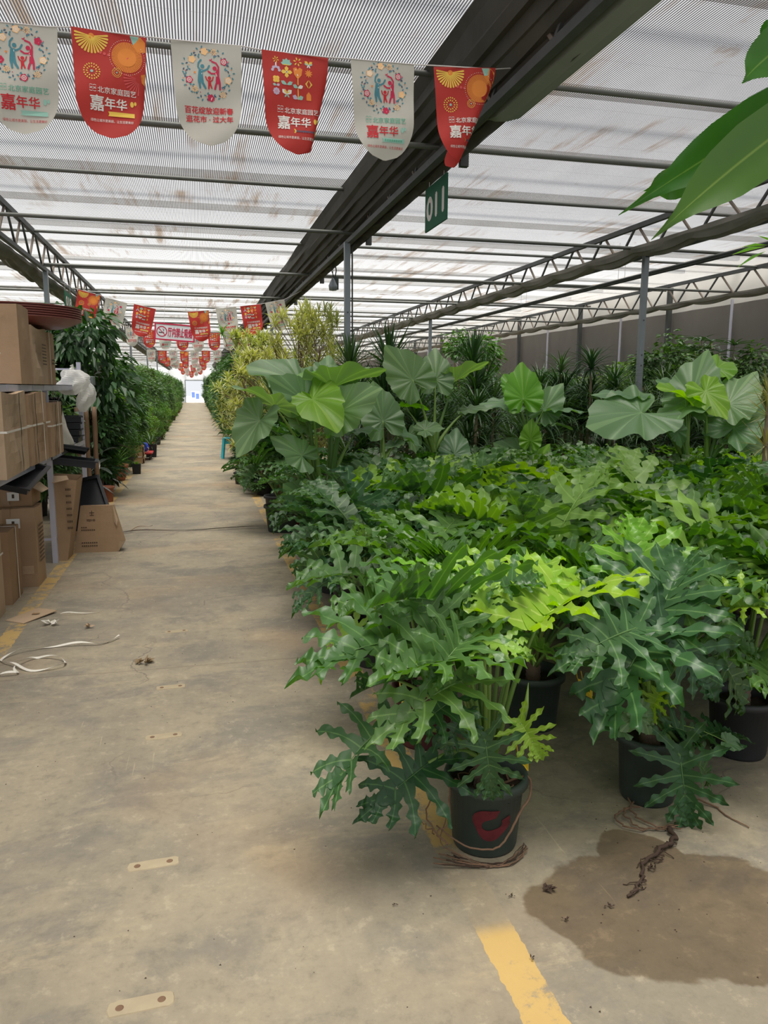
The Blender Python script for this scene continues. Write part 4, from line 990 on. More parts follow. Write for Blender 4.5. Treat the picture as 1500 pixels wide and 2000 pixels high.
# roots spilling over the rim
def root_curve(pts, r, mat, nm, parent, wig=.006, seed=1, sub=5):
    rr = random.Random(seed); P = [Vector(p) for p in pts]; out = []
    for i in range(len(P) - 1):
        for k in range(sub):
            t = k / sub; a = P[max(i-1, 0)]; b_, c = P[i], P[i+1]; d = P[min(i+2, len(P)-1)]
            q = 0.5 * ((2*b_) + (c - a)*t + (2*a - 5*b_ + 4*c - d)*t*t + (3*b_ - a - 3*c + d)*t**3)
            out.append(q + Vector((rr.uniform(-wig, wig), rr.uniform(-wig, wig), rr.uniform(-wig, wig)*.5)))
    out.append(P[-1]); m = MB(); m.tube(out, [r * (1 - .5*i/len(out)) for i in range(len(out))], 6)
    return m.build(nm, mat, parent, True)
root_curve([(.06, -.02, .22), (.13, -.06, .26), (.138, -.075, .20), (.06, -.15, .17), (.02, -.155, .10), (-.03, -.155, .065), (-.12, -.12, .07), (-.19, -.03, .10)], .0055, M_ROOT, 'aerial_root', r1, .002, 1)
root_curve([(-.08, -.06, .22), (-.13, -.04, .27), (-.15, -.04, .2), (-.155, -.06, .12), (-.20, -.06, .09), (-.17, -.1, .07)], .004, M_ROOT, 'aerial_root', r1, .004, 2)
root_curve([(-.17, -.1, .07), (-.22, -.02, .12), (-.19, .02, .17), (-.15, -.02, .13), (-.19, -.07, .06), (-.1, -.14, .03)], .0035, M_ROOT, 'aerial_root', r1, .005, 3)
root_curve([(-.2, -.04, .08), (-.24, -.05, .12), (-.27, -.02, .14)], .0025, M_ROOT, 'aerial_root', r1, .008, 4)
for k in range(12):
    rk = random.Random(k + 20); z = .006 + .004 * k / 12
    root_curve([(-.2 + rk.uniform(-.03, .06), -.10 + rk.uniform(-.03, .03), z + .012), (-.06 + rk.uniform(-.03, .03), -.152 + rk.uniform(-.015, .01), z), (.05 + rk.uniform(-.02, .03), -.15 + rk.uniform(-.02, .02), z), (.12, -.09 + rk.uniform(-.02, .02), z + .01)], .0022, M_ROOT if k % 2 else M_ROOTD, 'aerial_root', r1, .004, k)
for k in range(6): root_curve([(.09*math.cos(k), .09*math.sin(k) , .215), (.1*math.cos(k+.5), .1*math.sin(k+.5), .235), (.09*math.cos(k+1), .09*math.sin(k+1), .215)], .004, M_ROOT, 'aerial_root', r1, .003, k + 50)

P2 = Vector((1.70, 2.50, 0))
r2_ = empty('split_leaf_philodendron', P2, 0, 'large split-leaf plant in the plain dusty pot right of the red-painted pot', 'plant')
pot(r2_, .125, .27, M_POTG); trunk(r2_, .2, .38, .04, M_BARK)
hero2 = [
 ((1277, 1228), (1185, 1360), 2.25, 2.1, .8, 0, 1, 1.35), ((1277, 1228), (1330, 1085), 2.3, 2.4, .65, 2, 1, 1.35), ((1328, 1477), (1345, 1602), 2.3, 2.22, .8, 0, 1, 1.3), ((1250, 1150), (1240, 1022), 2.5, 2.6, .5, 2, 2, 1.3),
 ((1240, 1228), (1120, 1260), 2.2, 2.1, .5, 1, 1, 1.1), ((1300, 1225), (1410, 1340), 2.25, 2.1, .6, 1, 1, 1.2), ((1437, 1187), (1520, 1175), 2.3, 2.2, .4, 4, 2, 1.2), ((1420, 1020), (1330, 975), 2.9, 2.8, -.2, 3, 0, 1.2),
 ((1340, 1180), (1430, 1080), 2.4, 2.5, .5, 0, 0, 1.2), ((1380, 1230), (1500, 1260), 2.4, 2.3, .35, 1, 0, 1.1), ((1200, 1130), (1140, 1180), 2.5, 2.4, .4, 4, 1, 1.0), ((1310, 1420), (1390, 1430), 2.4, 2.4, .5, 3, 1, 1.2),
 ((1290, 1350), (1250, 1420), 2.4, 2.35, .5, 0, 2, .9), ((1370, 1440), (1440, 1400), 2.45, 2.5, .4, 1, 1, 1.1), ((1360, 1490), (1420, 1530), 2.4, 2.4, .6, 3, 1, 1.0), ((1370, 1120), (1480, 1050), 2.6, 2.8, .4, 2, 0, 1.1),
 ((1330, 1290), (1420, 1330), 2.4, 2.3, .4, 3, 1, 1.1), ((1230, 1320), (1180, 1360), 2.5, 2.45, .4, 3, 2, .9), ((1240, 1100), (1160, 1060), 2.7, 2.8, .4, 1, 0, 1.0), ((1320, 1140), (1300, 1040), 2.6, 2.8, .4, 4, 0, 1.1), ((1400, 1280), (1490, 1380), 2.6, 2.5, .4, 1, 1, 1.1)]
for i, (a, t, Y, Yt, fc, bl, yg, s) in enumerate(hero2):
    px_leaf(r2_, P2, (PHILO_ME, PHILO_DK, PHILO_YG)[yg], bl, a, t, Y, Yt, fc, Vector((.02*math.cos(i), .02*math.sin(i), .33)), s * .9, r0=.0075, roll=(.2, -.15, .0)[i % 3])
for k in range(3):
    root_curve([(-.1, -.1 + .03*k, .02), (-.20 + .03*k, -.12, .02), (-.22 + .05*k, -.2, .012), (-.12 + .03*k, -.24, .012), (-.02, -.22 - .02*k, .015)], .004, M_ROOT, 'aerial_root', r2_, .008, k + 70)
root_curve([(.11, -.06, .02), (.2, -.14, .008), (.21, -.22, .006), (.235, -.30, .005)], .004, M_ROOT, 'aerial_root', r2_, .004, 80)
b = MB(); b.tube([(.02, .02, .3), (-.05, -.05, .36), (-.13, -.1, .35)], .003, 5); vine = b.build('heart_leaf_vine', M_STALK, r2_)
for k, (p, t) in enumerate((((1240, 1400), (1215, 1425)), ((1215, 1425), (1190, 1415)), ((1250, 1395), (1285, 1430)), ((1420, 1450), (1450, 1460)))):
    px_leaf(r2_, P2, ALO_ME, k, p, t, 2.35, 2.33, .6, Vector((-.02, -.02, .3)), 1.2, r0=.002)

# ------------------------------------------------------------------ the field of potted split-leaf plants
near = [  # x, y, height, spread, label
 ((.97, 3.17), 1.00, .30, 'split-leaf plant in the maroon pot just behind the front pot, by the yellow line', M_MAROON, 31),
 ((1.53, 3.22), 1.06, .42, 'split-leaf plant with a few yellowed leaves, behind the two front pots', M_POTG, 32),
 ((2.32, 2.75), 1.05, .45, 'split-leaf plant cut off by the right photo edge, beside the plain dusty pot', M_POT, 33),
 ((2.25, 3.45), 1.02, .44, 'split-leaf plant in the second rank from the front, by the right photo edge', M_POT, 34),
 ((.98, 4.2), .96, .30, 'drooping split-leaf plant in a black pot, third along the yellow line', M_POT, 35),
 ((1.62, 4.1), 1.00, .42, 'split-leaf plant in the third rank, one place in from the yellow line', M_POT, 36),
 ((2.4, 4.25), 1.00, .44, 'tall split-leaf plant in the third rank toward the right photo edge', M_POT, 37),
 ((1.02, 5.1), .88, .27, 'dark split-leaf plant, fourth along the yellow line, narrow leaves over the floor', M_POT, 38),
 ((1.03, 5.85), .72, .25, 'low dark split-leaf plant in a black pot, fifth along the yellow line', M_POT, 39)]
for (x, y), h, sp, lb, pm, sd in near:
    philo_plant((x, y, 0), sd * 1.7, sd, lb, None, n=17, height=h, spread=sp, dark=sd in (35, 38, 39), potmat=pm)
field = [(1.68, 4.95), (2.45, 5.1), (3.2, 3.9), (3.25, 4.7), (3.2, 5.5), (1.75, 5.75), (2.5, 5.9), (4.0, 4.3), (4.0, 5.2), (4.0, 6.0), (3.25, 6.35), (1.85, 6.6), (2.6, 6.75), (4.75, 5.0), (4.8, 5.9), (4.75, 6.8), (4.0, 6.9), (3.4, 7.2), (5.5, 5.6), (5.5, 6.5), (5.5, 7.4), (2.7, 7.7), (4.3, 7.7), (6.3, 6.4), (6.3, 7.4), (1.95, 7.5), (3.0, 3.2), (1.2, 7.2)]
protos = []
for i, (x, y) in enumerate(field):
    h = 1.0 if y < 5 else .90 if y < 6.3 else .86
    lb = 'split-leaf plant in the crowded middle of the potted field, only its upper leaves showing'; gp = 'split-leaf plants massed in the middle of the field'
    if len(protos) < 4: 
        r = philo_plant((x, y, 0), i * 2.1, 60 + i, lb, gp, n=16, height=.98, spread=.42, leaf_parts=False, dark=(i == 3)); protos.append(r)
    else:
        r = copy_tree(protos[i % 4]); r.location = (x, y, 0); r.rotation_euler = (0, 0, i * 2.1)
    r.scale = (1, 1, h / .98)
# yellow dead leaves
for k, (p, Y) in enumerate((((1128, 1325), 3.0), ((1140, 1340), 2.95), ((1175, 1365), 2.95), ((784, 1362), 2.9), ((1012, 1475), 2.45))):
    q = at(*p, Y)
    b = MB(); small_leaf(b, Vector((0, 0, 0)), Vector((.3, -.4, -.5)).normalized(), Vector((0, -1, .2)), .07, .022, 1); b.tube([(0, 0, 0), (0, .03, .06)], .002, 4)
    tag(b.build('withered_leaf', M_YELLOWLEAF, loc=q), ['bright yellow withered leaf low behind the front pot, topmost', 'bright yellow withered leaf behind the two front pots, lower one', 'small yellow withered leaf right of the other yellow ones', 'yellow withered leaf above the maroon pot', 'yellow withered leaf at the right rim of the red-painted pot'][k], 'leaf')

# ------------------------------------------------------------------ elephant ears
def alocasia(name_lbl, base_px, Y, crowns, leaves, potR=.17, tr=.045):
    rp = Vector((at(*crowns[0], Y).x, Y, 0)); root = empty('elephant_ear_plant', rp, 0, name_lbl, 'plant')
    pot(root, potR, .30, M_POTG)
    cs = []
    for i, c in enumerate(crowns):
        cp = at(*c, Y + .05 * i) - rp; cs.append(cp)
        m = MB(); n = 16; P0 = Vector((cp.x * .5, cp.y * .5, .22)); pts = [P0.lerp(cp, k / n) for k in range(n + 1)]
        m.tube(pts, [tr * (1 + (.1 if k % 2 else 0)) for k in range(n + 1)], 12); m.build('trunk', M_TRUNK, root, True)
        m = MB(); m.tube([cp + Vector((0, 0, -.02)), cp + Vector((0, 0, .1)), cp + Vector((0, 0, .2))], [tr * .98, tr * .9, tr * .3], 12); m.build('green_crown', M_STALK, root, True)
    for j, (ci, a, t, dY, dYt, face, bl, yg, s) in enumerate(leaves):
        px_leaf(root, rp, ALO_YG if yg else ALO_ME, bl, a, t, Y + dY, Y + dYt, face * .85, cs[ci] + Vector((.01 * math.cos(j), .01 * math.sin(j), .08)), s * .98, r0=.0085, roll=(0, .15, -.15)[j % 3], sag=.18, sheath=2.2)
    return root
alocasia('tall elephant ear plant nearest the aisle, rising above a ringed brown trunk', None, 6.3, [(622, 975), (645, 968)], [
 (0, (594, 782), (528, 736), 0, -.1, .75, 0, 0, 1.1), (1, (666, 803), (730, 764), -.1, -.3, .7, 0, 0, 1.3), (0, (536, 794), (474, 742), -.2, -.3, -.3, 1, 0, 1.25), (0, (586, 752), (489, 696), .3, .35, .45, 1, 0, 1.1),
 (0, (594, 757), (628, 714), .2, .3, .7, 2, 1, 1.0), (1, (651, 757), (752, 719), .1, -.1, -.25, 3, 0, 1.1), (1, (672, 802), (634, 856), .1, .05, .85, 2, 1, 1.0), (0, (590, 890), (552, 860), -.3, -.35, .7, 2, 0, 1.5),
 (0, (507, 822), (464, 890), -.3, -.4, .25, 3, 0, 1.1), (0, (620, 990), (566, 955), -.2, -.35, .8, 0, 0, 1.3), (0, (612, 1010), (590, 1050), -.25, -.35, .7, 2, 0, 1.1), (1, (697, 842), (748, 826), .1, .1, .3, 2, 0, 1.1),
 (0, (610, 780), (632, 800), -.1, -.3, .7, 1, 1, 2.2), (1, (640, 745), (640, 700), .4, .6, .5, 0, 0, 1.3), (0, (600, 830), (560, 800), .2, .3, .5, 3, 0, 1.3), (1, (650, 740), (715, 716), .3, .3, .5, 0, 0, 1.2), (0, (560, 770), (470, 768), .3, .4, .2, 2, 0, .9)])
alocasia('elephant ear plant on a reddish trunk, second from the aisle', None, 7.0, [(747, 925)], [
 (0, (748, 822), (728, 752), 0, .1, .85, 0, 0, 1.2), (0, (742, 800), (700, 738), .2, .4, .6, 1, 0, 1.0), (0, (718, 922), (668, 895), -.1, -.2, .5, 2, 0, 1.3), (0, (722, 914), (778, 896), -.1, -.2, .3, 1, 0, 1.2), (0, (713, 962), (672, 950), -.2, -.3, .2, 0, 0, 1.3),
 (0, (755, 950), (742, 952), -.3, -.5, .3, 0, 0, 1.0), (0, (775, 850), (820, 870), .1, 0, .1, 3, 0, 1.3), (0, (770, 870), (800, 850), 0, .1, -.2, 1, 0, 1.0), (0, (715, 965), (690, 990), -.2, -.3, .4, 2, 0, 1.2)])
alocasia('elephant ear plant with a pair of tall upright leaves, in the middle', None, 7.4, [(846, 905)], [
 (0, (806, 742), (758, 684), 0, .1, .92, 0, 0, 1.25), (0, (851, 742), (852, 678), .1, .2, .92, 2, 0, 1.15), (0, (890, 745), (952, 706), .2, .1, -.3, 3, 0, 1.1), (0, (790, 794), (842, 788), .1, 0, -.35, 1, 1, 1.0), (0, (888, 888), (892, 846), -.1, 0, .8, 2, 0, 1.5),
 (0, (893, 918), (926, 888), -.2, -.2, .6, 0, 1, 1.3), (0, (830, 840), (862, 830), -.1, -.1, .5, 1, 0, 1.4), (0, (800, 850), (812, 880), 0, -.1, -.2, 3, 0, 1.3), (0, (840, 915), (800, 905), -.2, -.2, .4, 1, 0, 1.1), (0, (915, 800), (955, 790), .2, .1, .3, 2, 0, 1.2)])
alocasia('elephant ear plant with a rounded bright leaf low in front, right of the middle', None, 7.6, [(1034, 880)], [
 (0, (1022, 778), (1018, 716), 0, .1, .55, 3, 1, 1.25), (0, (1063, 800), (1098, 748), 0, 0, .85, 0, 0, 1.1), (0, (1000, 790), (936, 776), .1, .1, .2, 2, 0, 1.0), (0, (1036, 860), (1040, 798), -.1, -.1, .8, 3, 1, .75), (0, (1025, 890), (975, 870), .05, .05, .8, 0, 0, 1.3),
 (0, (1038, 925), (1062, 882), -.2, -.2, .75, 0, 1, 1.5), (0, (1085, 800), (1150, 792), 0, -.1, .1, 2, 0, 1.0), (0, (1070, 830), (1130, 826), 0, -.1, -.1, 1, 0, .9), (0, (1000, 760), (980, 720), .3, .4, .5, 1, 1, .9)])
alocasia('broad pale elephant ear plant with a yellow-green central leaf, at the right', None, 6.2, [(1340, 925), (1378, 930)], [
 (0, (1252, 806), (1172, 826), -.1, -.3, .6, 0, 0, 1.35), (0, (1230, 772), (1168, 757), .2, .2, .35, 2, 0, 1.2), (0, (1350, 775), (1376, 690), .1, .2, .9, 0, 0, 1.2), (0, (1340, 780), (1300, 742), 0, -.1, .35, 1, 1, 1.2), (1, (1378, 765), (1418, 812), -.1, -.3, .35, 0, 1, 1.2),
 (1, (1422, 790), (1470, 728), 0, .1, .85, 0, 0, 1.2), (1, (1432, 836), (1492, 758), -.1, 0, .7, 2, 0, 1.0), (1, (1430, 858), (1500, 876), 0, -.1, .6, 3, 0, 1.1), (0, (1322, 842), (1336, 868), -.2, -.2, .6, 1, 0, 1.4), (0, (1345, 795), (1290, 800), 0, -.2, .1, 2, 0, 1.0),
 (1, (1400, 720), (1422, 700), .3, .4, .7, 1, 1, 1.5), (0, (1330, 760), (1290, 745), .3, .3, .4, 0, 0, 1.3), (0, (1275, 915), (1240, 900), .3, .3, .5, 2, 0, 1.3)])
# dark low-trunk philodendron in the pot by the floor joint
r = philo_plant((.90, 8.55, 0), 1.1, 91, 'dark finely cut philodendron in the black pot standing on the floor joint', None, n=26, height=1.15, spread=.36, dark=True, R=.19, H=.30, potmat=M_POTG)
trunk(r, .25, .62, .05, M_TRUNK, name='thick_trunk')
p_ = empty('nursery_pot', (1.22, 8.75, 0), 0, 'red plastic pot mostly hidden behind the black pot on the floor joint', 'pot'); pot(p_, .18, .3, M_RED)
p_ = empty('nursery_pot', (1.17, 7.75, 0), 0, 'dark green pot with white base beside the ringed brown trunk', 'pot'); pot(p_, .15, .30, M_POTG)
b = MB(); b.lathe([(0, 0), (.10, 0), (.13, .05), (.128, .09)], 24); b.build('white_base', M_WHITE, p_, True)

# ------------------------------------------------------------------ dracaena thicket
def drac_foliage(seed, L=.52, w=.013, n=70):
    b = MB(); rr = random.Random(seed); rosette(b, (0, 0, 0), n, L, w, rr, 1.5, -.35, (.5, 1.9), 5); return b.mesh('strap_foliage', M_DRAC, True)
DR = [drac_foliage(1), drac_foliage(2, .6, .015, 80), drac_foliage(3, .45, .012, 64)]
DR_STIFF = [(lambda b: (rosette(b, (0, 0, 0), 60, .55, .016, random.Random(9), 1.5, .1, (.0, .5), 4), b.mesh('strap_foliage', M_DRAC, True))[1])(MB())]
cane_me = (lambda b: (b.tube([(0, 0, 0), (.02, .01, .35), (-.01, 0, .7), (0, 0, 1.0)], [.022, .02, .02, .018], 9), b.mesh('cane', M_CANE, True))[1])(MB())
potme = {}
def potmesh(R, H, mat):
    k = (R, H, mat.name)
    if k not in potme:
        t = bpy.data.objects.new('x', None); o = pot(t, R, H, mat, soil=False); potme[k] = o.data; bpy.data.objects.remove(o); bpy.data.objects.remove(t)
    return potme[k]
def dracaena(x, y, heads, label, group, seed, stiff=False):
    rr = random.Random(seed); r = empty('dracaena', (x, y, 0), rr.uniform(0, 6), label, 'plant', group)
    put('pot', potmesh(.14, .24, M_POT), r)
    for i, h in enumerate(heads):
        a = rr.uniform(0, 6.28); d = .05 + .05 * i; cx, cy = d*math.cos(a), d*math.sin(a)
        put('cane', cane_me, r, Matrix.Translation((cx, cy, .18)) @ Matrix.Diagonal((1, 1, h - .2, 1)))
        put('strap_foliage', (DR_STIFF if stiff else DR)[rr.randrange(len(DR_STIFF if stiff else DR))], r, Matrix.Translation((cx, cy, h)) @ Matrix.Rotation(rr.uniform(0, 6), 4, 'Z') @ Matrix.Scale(rr.uniform(.8, 1.1), 4))
    return r
def dpx(x, y, Y): p = at(x, y, Y); return p.x, p.z
for k, (x, y, Y, st, lb) in enumerate(((762, 720, 9.2, True, 'stiff dark dracaena clump standing behind the tall post base'), (690, 722, 9.6, True, 'stiff dark spiky dracaena right beside the near post'), (930, 715, 9.3, True, 'dark spiky dracaena behind the pair of upright elephant ears'),
      (1088, 728, 9.4, False, 'dracaena with an upright rosette against the curtain wall, left one of two'), (1162, 722, 9.0, False, 'dracaena with the tallest rosette against the curtain wall, left of the right post'))):
    X, z = dpx(x, y, Y); dracaena(X, Y, [z, z * .8, z * .62], lb, None, 200 + k, st)
rr = random.Random(11); cnt = 0
spots = []
for i in range(200):
    x = rr.uniform(1.9, 9.5); y = rr.uniform(8.3, 11.6)
    if all((x - a)**2 + (y - c)**2 > .58**2 for a, c in spots) and abs(x - 6.42) + abs(y - 10.3) > .4 and abs(x-2.02)+abs(y-10.4) > .4: spots.append((x, y))
for i, (x, y) in enumerate(spots[:44]):
    hz = 1.6 - 0.02 * y + rr.uniform(-.25, .22)
    dracaena(x, y, [hz, hz * .72, hz * .5], 'dark arching dracaena in the thicket behind the elephant ears', 'dracaenas in the dark thicket', 300 + i)
# potted things with fronds at the right edge
def spiky(x, ys, Y, label):
    X = at(x, ys[0], Y).x; r = empty('spiky_dracaena', (X, Y, 0), 0, label, 'plant'); put('pot', potmesh(.15, .26, M_POTG), r)
    zt = at(x, ys[0], Y).z; b = MB(); b.tube([(0, 0, .2), (.01, 0, zt * .6), (0, 0, zt)], [.03, .024, .02], 9); b.build('cane', M_CANE, r, True)
    for k, yy in enumerate(ys):
        z = at(x, yy, Y).z; b = MB(); rosette(b, (0, 0, z), 46, .24, .006, random.Random(k + 40), 1.3, -.7, (0, .4), 3); b.build('spiky_rosette', M_SPIKE, r, True)
spiky(1503, (778, 812, 872), 4.9, 'dry yellow spiky-leaved plant at the right photo edge, in tiers on one stem')
# ------------------------------------------------------------------ bushes
def bush_mesh(seed, n, w, h, L, W, mat, clumps=26, z0=.0, droop=.4, name='foliage', shape=1.0):
    rr = random.Random(seed); b = MB(); cl = []
    for i in range(clumps):
        t = rr.random(); z = z0 + (h - z0) * t; ww = w * (math.sin(math.pi * (0.12 + .80 * t)) ** .6); a = rr.uniform(0, 6.283); r_ = ww * math.sqrt(rr.uniform(.15, 1))
        cl.append((Vector((r_*math.cos(a), r_*math.sin(a), z)), rr.uniform(.12, .24) * (w / .5)))
    for i in range(n):
        c, cr = cl[rr.randrange(clumps)]
        d = Vector((rr.gauss(0, 1), rr.gauss(0, 1), rr.gauss(0, .8))).normalized(); p = c + d * cr * rr.uniform(.4, 1.1)
        out = (Vector((p.x, p.y, 0)).normalized() * .6 + d * .7 + Vector((0, 0, -droop + rr.uniform(-.3, .3)))).normalized()
        nn = (Vector((0, 0, 1)) + Vector((rr.uniform(-.6, .6), rr.uniform(-.6, .6), 0))).normalized()
        if abs(out.dot(nn)) > .95: nn = Vector((1, 0, 0))
        small_leaf(b, p, out, nn, L * rr.uniform(.7, 1.2), W * rr.uniform(.8, 1.2), rr.uniform(.6, 1.45))
    return b.mesh(name, mat, False)
stem_me = (lambda b: ([b.tube([(0, 0, 0), (.3*math.cos(a)*.3, .3*math.sin(a)*.3, .4), (.35*math.cos(a), .35*math.sin(a), 1.0)], [.018, .014, .008], 7) for a in (0, 1.6, 3.1, 4.5)], b.mesh('stems', M_BARK, True))[1])(MB())
def bush(x, y, me, h, label, group, seed, R=.16, H=.28, pm=None, w=1.0):
    rr = random.Random(seed); r = empty('potted_bush', (x, y, 0), rr.uniform(0, 6.28), label, 'plant', group)
    put('pot', potmesh(R, H, pm or M_POT), r)
    put('stem_cluster', stem_me, r, Matrix.Translation((0, 0, H * .7)) @ Matrix.Diagonal((w, w, h * .75, 1)))
    put('foliage', me, r, Matrix.Diagonal((w, w, h / 2.0, 1)))
    return r
BM = [bush_mesh(1, 3600, .55, 2.0, .10, .026, M_BUSH, 34, .35), bush_mesh(2, 3600, .50, 2.0, .075, .020, M_BUSH2, 34, .3), bush_mesh(3, 3200, .55, 2.0, .13, .014, M_BUSH, 30, .3), bush_mesh(4, 3000, .45, 2.0, .09, .024, M_BUSH3, 28, .3)]
BS = bush_mesh(5, 1500, .72, 2.0, .17, .042, M_BUSH, 30, 1.0, .7)
# song of india style bushes
def song_mesh(seed, n=95):
    rr = random.Random(seed); b = MB()
    for i in range(n):
        t = rr.random() ** .8; z = .45 + 1.6 * t; w = .62 * math.sin(math.pi * (.2 + .7 * t)) ** .6; a = rr.uniform(0, 6.283); r_ = w * math.sqrt(rr.uniform(.3, 1))
        c = Vector((r_*math.cos(a), r_*math.sin(a), z)); rosette(b, c, 15, .20, .0135, rr, 1.3, -.5, (.3, 1.4), 3)
        b.tube([(c.x*.3, c.y*.3, c.z - .25), c], [.006, .005], 5, mi=1)
    return b.mesh('foliage', [M_SONG, M_CANE], True)
SG = [song_mesh(1), song_mesh(2)]
for k, (x, y, h, w, lb) in enumerate(((1.05, 12.3, 1.95, 1.0, 'yellow-green variegated bush nearest in its row, leaning over the aisle edge'), (1.45, 11.2, 2.45, .85, 'tall yellow-green variegated bush right of the aisle, reaching the second row of banners'),
      (.98, 14.0, 2.3, .95, 'yellow-green variegated bush second along the aisle'), (1.95, 12.6, 2.65, .75, 'yellow-green variegated bush just left of the near steel post'), (1.15, 16.2, 2.3, .85, 'yellow-green variegated bush farthest along the aisle'))):
    r = bush(x, y, SG[k % 2], h * 1.06, lb, None, 400 + k, w=w * 1.1)
# single airy rosette on a long stem
p = at(434, 652, 13.0); r = empty('spiky_dracaena', (p.x + .25, 13.0, 0), 0, 'lone small rosette on a thin stem in front of a white banner', 'plant'); put('pot', potmesh(.12, .2, M_POT), r)
b = MB(); b.tube([(0, 0, .1), (.1, 0, 1.2), (-.05, 0, 2.0), (-.25, 0, p.z)], .008, 7); b.build('cane', M_CANE, r, True)
b = MB(); rosette(b, (-.25, 0, p.z), 26, .22, .010, random.Random(4), 1.3, -.4, (.3, 1.3), 4); b.build('strap_foliage', M_FERN, r, True)
# strap-leaved clump between bush and elephant ears
X, z = dpx(540, 850, 9.6); r = dracaena(X, 9.6, [1.15, .8], 'arching grassy strap-leaved plant between the variegated bush and the first elephant ear', None, 510); r.scale = (1.15, 1.15, 1.1)
# right of aisle, receding
rr = random.Random(21)
lbR = 'dark leafy bush in the row receding along the right side of the aisle'; gR = 'bushes lining the far right side of the aisle'
y = 17.5
while y < 82:
    bush(.98 + .25 + rr.uniform(-.1, .1), y, BM[rr.choice((0, 0, 1, 2))], rr.uniform(1.9, 2.6), lbR, gR, int(y * 10), pm=rr.choice((M_POT, M_TERRA, M_POT)), w=rr.uniform(.85, 1.05))
    bush(2.2 + rr.uniform(-.1, .2), y + .3, BM[rr.randrange(4)], rr.uniform(1.8, 2.5), lbR, gR, int(y * 10) + 5)
    y += 1.0 + y * .02
small = [(470, 925, 13.6, .9), (480, 950, 12.2, .75), (497, 962, 11.6, .7)]
for k, (px, py, Y, h) in enumerate(small):
    X = max(.95, at(px, py, Y).x + .15); bush(X, Y, BM[k % 2], h, ['small dark shrub in a black pot under the variegated bush, farthest of three', 'small dark shrub in a black pot on the right line, middle of three', 'small dark shrub in a black pot behind the pot on the floor joint'][k], None, 600 + k, R=.14, H=.22, w=.62)
# tops beyond the thicket on the right
for k, (px, py, Y, m, w, lb) in enumerate(((925, 660, 13, 1, 1.3, 'feathery bush rising behind the thicket, left of the curtain wall posts'), (1290, 668, 11.5, 0, 1.2, 'large-leaved bush just right of the right post'), (1345, 690, 12.5, 3, 1.1, 'olive bush beside the large-leaved bush near the curtain wall'),
       (1478, 690, 9.5, 0, 1.0, 'dark leafy bush at the right photo edge below the curtain'), (1440, 720, 10.5, 2, 1.1, 'dark narrow-leaved bush near the right photo edge'), (1230, 712, 12.5, 1, 1.0, 'bush top directly behind the right post'))):
    p = at(px, py, Y); bush(p.x, Y, BM[m], p.z, lb, None, 650 + k, w=w)
rr = random.Random(33)
FP = []
for i in range(400):
    q_ = (rr.uniform(3.2, 10.2), rr.uniform(13.2, 24))
    if all((q_[0]-a_)**2 + (q_[1]-b_)**2 > 1.1 for a_, b_ in FP): FP.append(q_)
for i, q_ in enumerate(FP[:34]):
    bush(q_[0], q_[1], BM[rr.randrange(4)], rr.uniform(1.6, 2.15), 'leafy bush deep in the hall, only its top showing above the thicket', 'bushes deep in the right part of the hall', 700 + i, w=1.0)
# rhapis palm
p = at(1425, 640, 9.8); r = empty('fan_palm', (p.x, 9.8, 0), 0, 'fan palm with narrow dark fingers in front of the curtain wall, upper right', 'plant'); put('pot', potmesh(.18, .3, M_POT), r)
rr = random.Random(8)
for k in range(20):
    a = rr.uniform(0, 6.28); d = rr.uniform(.05, .5); z = p.z - .1 - rr.random() ** 1.3 * .95; c = Vector((d*math.cos(a), d*math.sin(a), z))
    b = MB(); b.tube([(c.x*.3, c.y*.3, .2), (c.x*.5, c.y*.5, z*.7), c], [.012, .009, .005], 6); b.build('cane', M_CANE, r, True)
    b = MB()
    for q in range(14): add_strap(b, strap_pts(rr, rr.uniform(.28, .38), .017, a + math.radians(-110 + q*17), rr.uniform(.1, .5), rr.uniform(.4, .9), 4, c), 0, rr.uniform(.8, 1.3))
    b.build('fan_leaf', M_DRAC, r, True)
# left of aisle
for k, (px, py, Y, w, lb) in enumerate(((170, 622, 12.0, 1.0, 'tall umbrella tree with drooping glossy leaflets behind the boxes, left of the aisle'),)):
    p = at(px, py, Y); r = bush(p.x - .1, Y, BS, p.z, lb, None, 800, w=w); put('foliage', BM[0], r, Matrix.Translation((0, 0, 0)) @ Matrix.Diagonal((1.15, 1.15, p.z / 2 * .80, 1)))
rr = random.Random(41); y = 13.4; k = 0
lbL = 'dark leafy bush in the row receding along the left side of the aisle'; gL = 'bushes lining the far left side of the aisle'
while y < 83:
    hh = 2.2 if y < 17 else 2.12
    bush(-1.22 - .45 + rr.uniform(-.15, .10), y, BM[(1, 2, 1, 0, 3)[k % 5]], hh * rr.uniform(.84, 1.08), lbL if k > 3 else ['mid green bush overhanging the rubber plant, left of the aisle', 'fine-leaved bush behind the mid green bush on the left', 'leafy bush above the wooden crate on the left', 'bush above the red cart on the left'][k], gL if k > 3 else None, int(y*7), pm=rr.choice((M_POT, M_TERRA)), w=rr.uniform(.9, 1.05))
    bush(-2.75 + rr.uniform(-.1, .1), y + .2, BM[rr.randrange(4)], 2.3 * rr.uniform(.95, 1.08), 'bush in the back rank on the left, behind the bushes lining the aisle', 'back rank of bushes on the left', int(y*7) + 3)
    k += 1; y += 1.0 + y * .02
for i in range(12):
    bush(-4.0 - 1.2 * (i % 4), 10 + 4.0 * (i // 4) + rr.uniform(0, .5), BM[rr.randrange(4)], rr.uniform(1.9, 2.4), 'dark bush behind the shelf and back rank on the left', 'bushes far left', 900 + i)
bush(-2.0, 10.2, BM[0], 2.0, 'dark bush filling the gap behind the shelf uprights', None, 880)
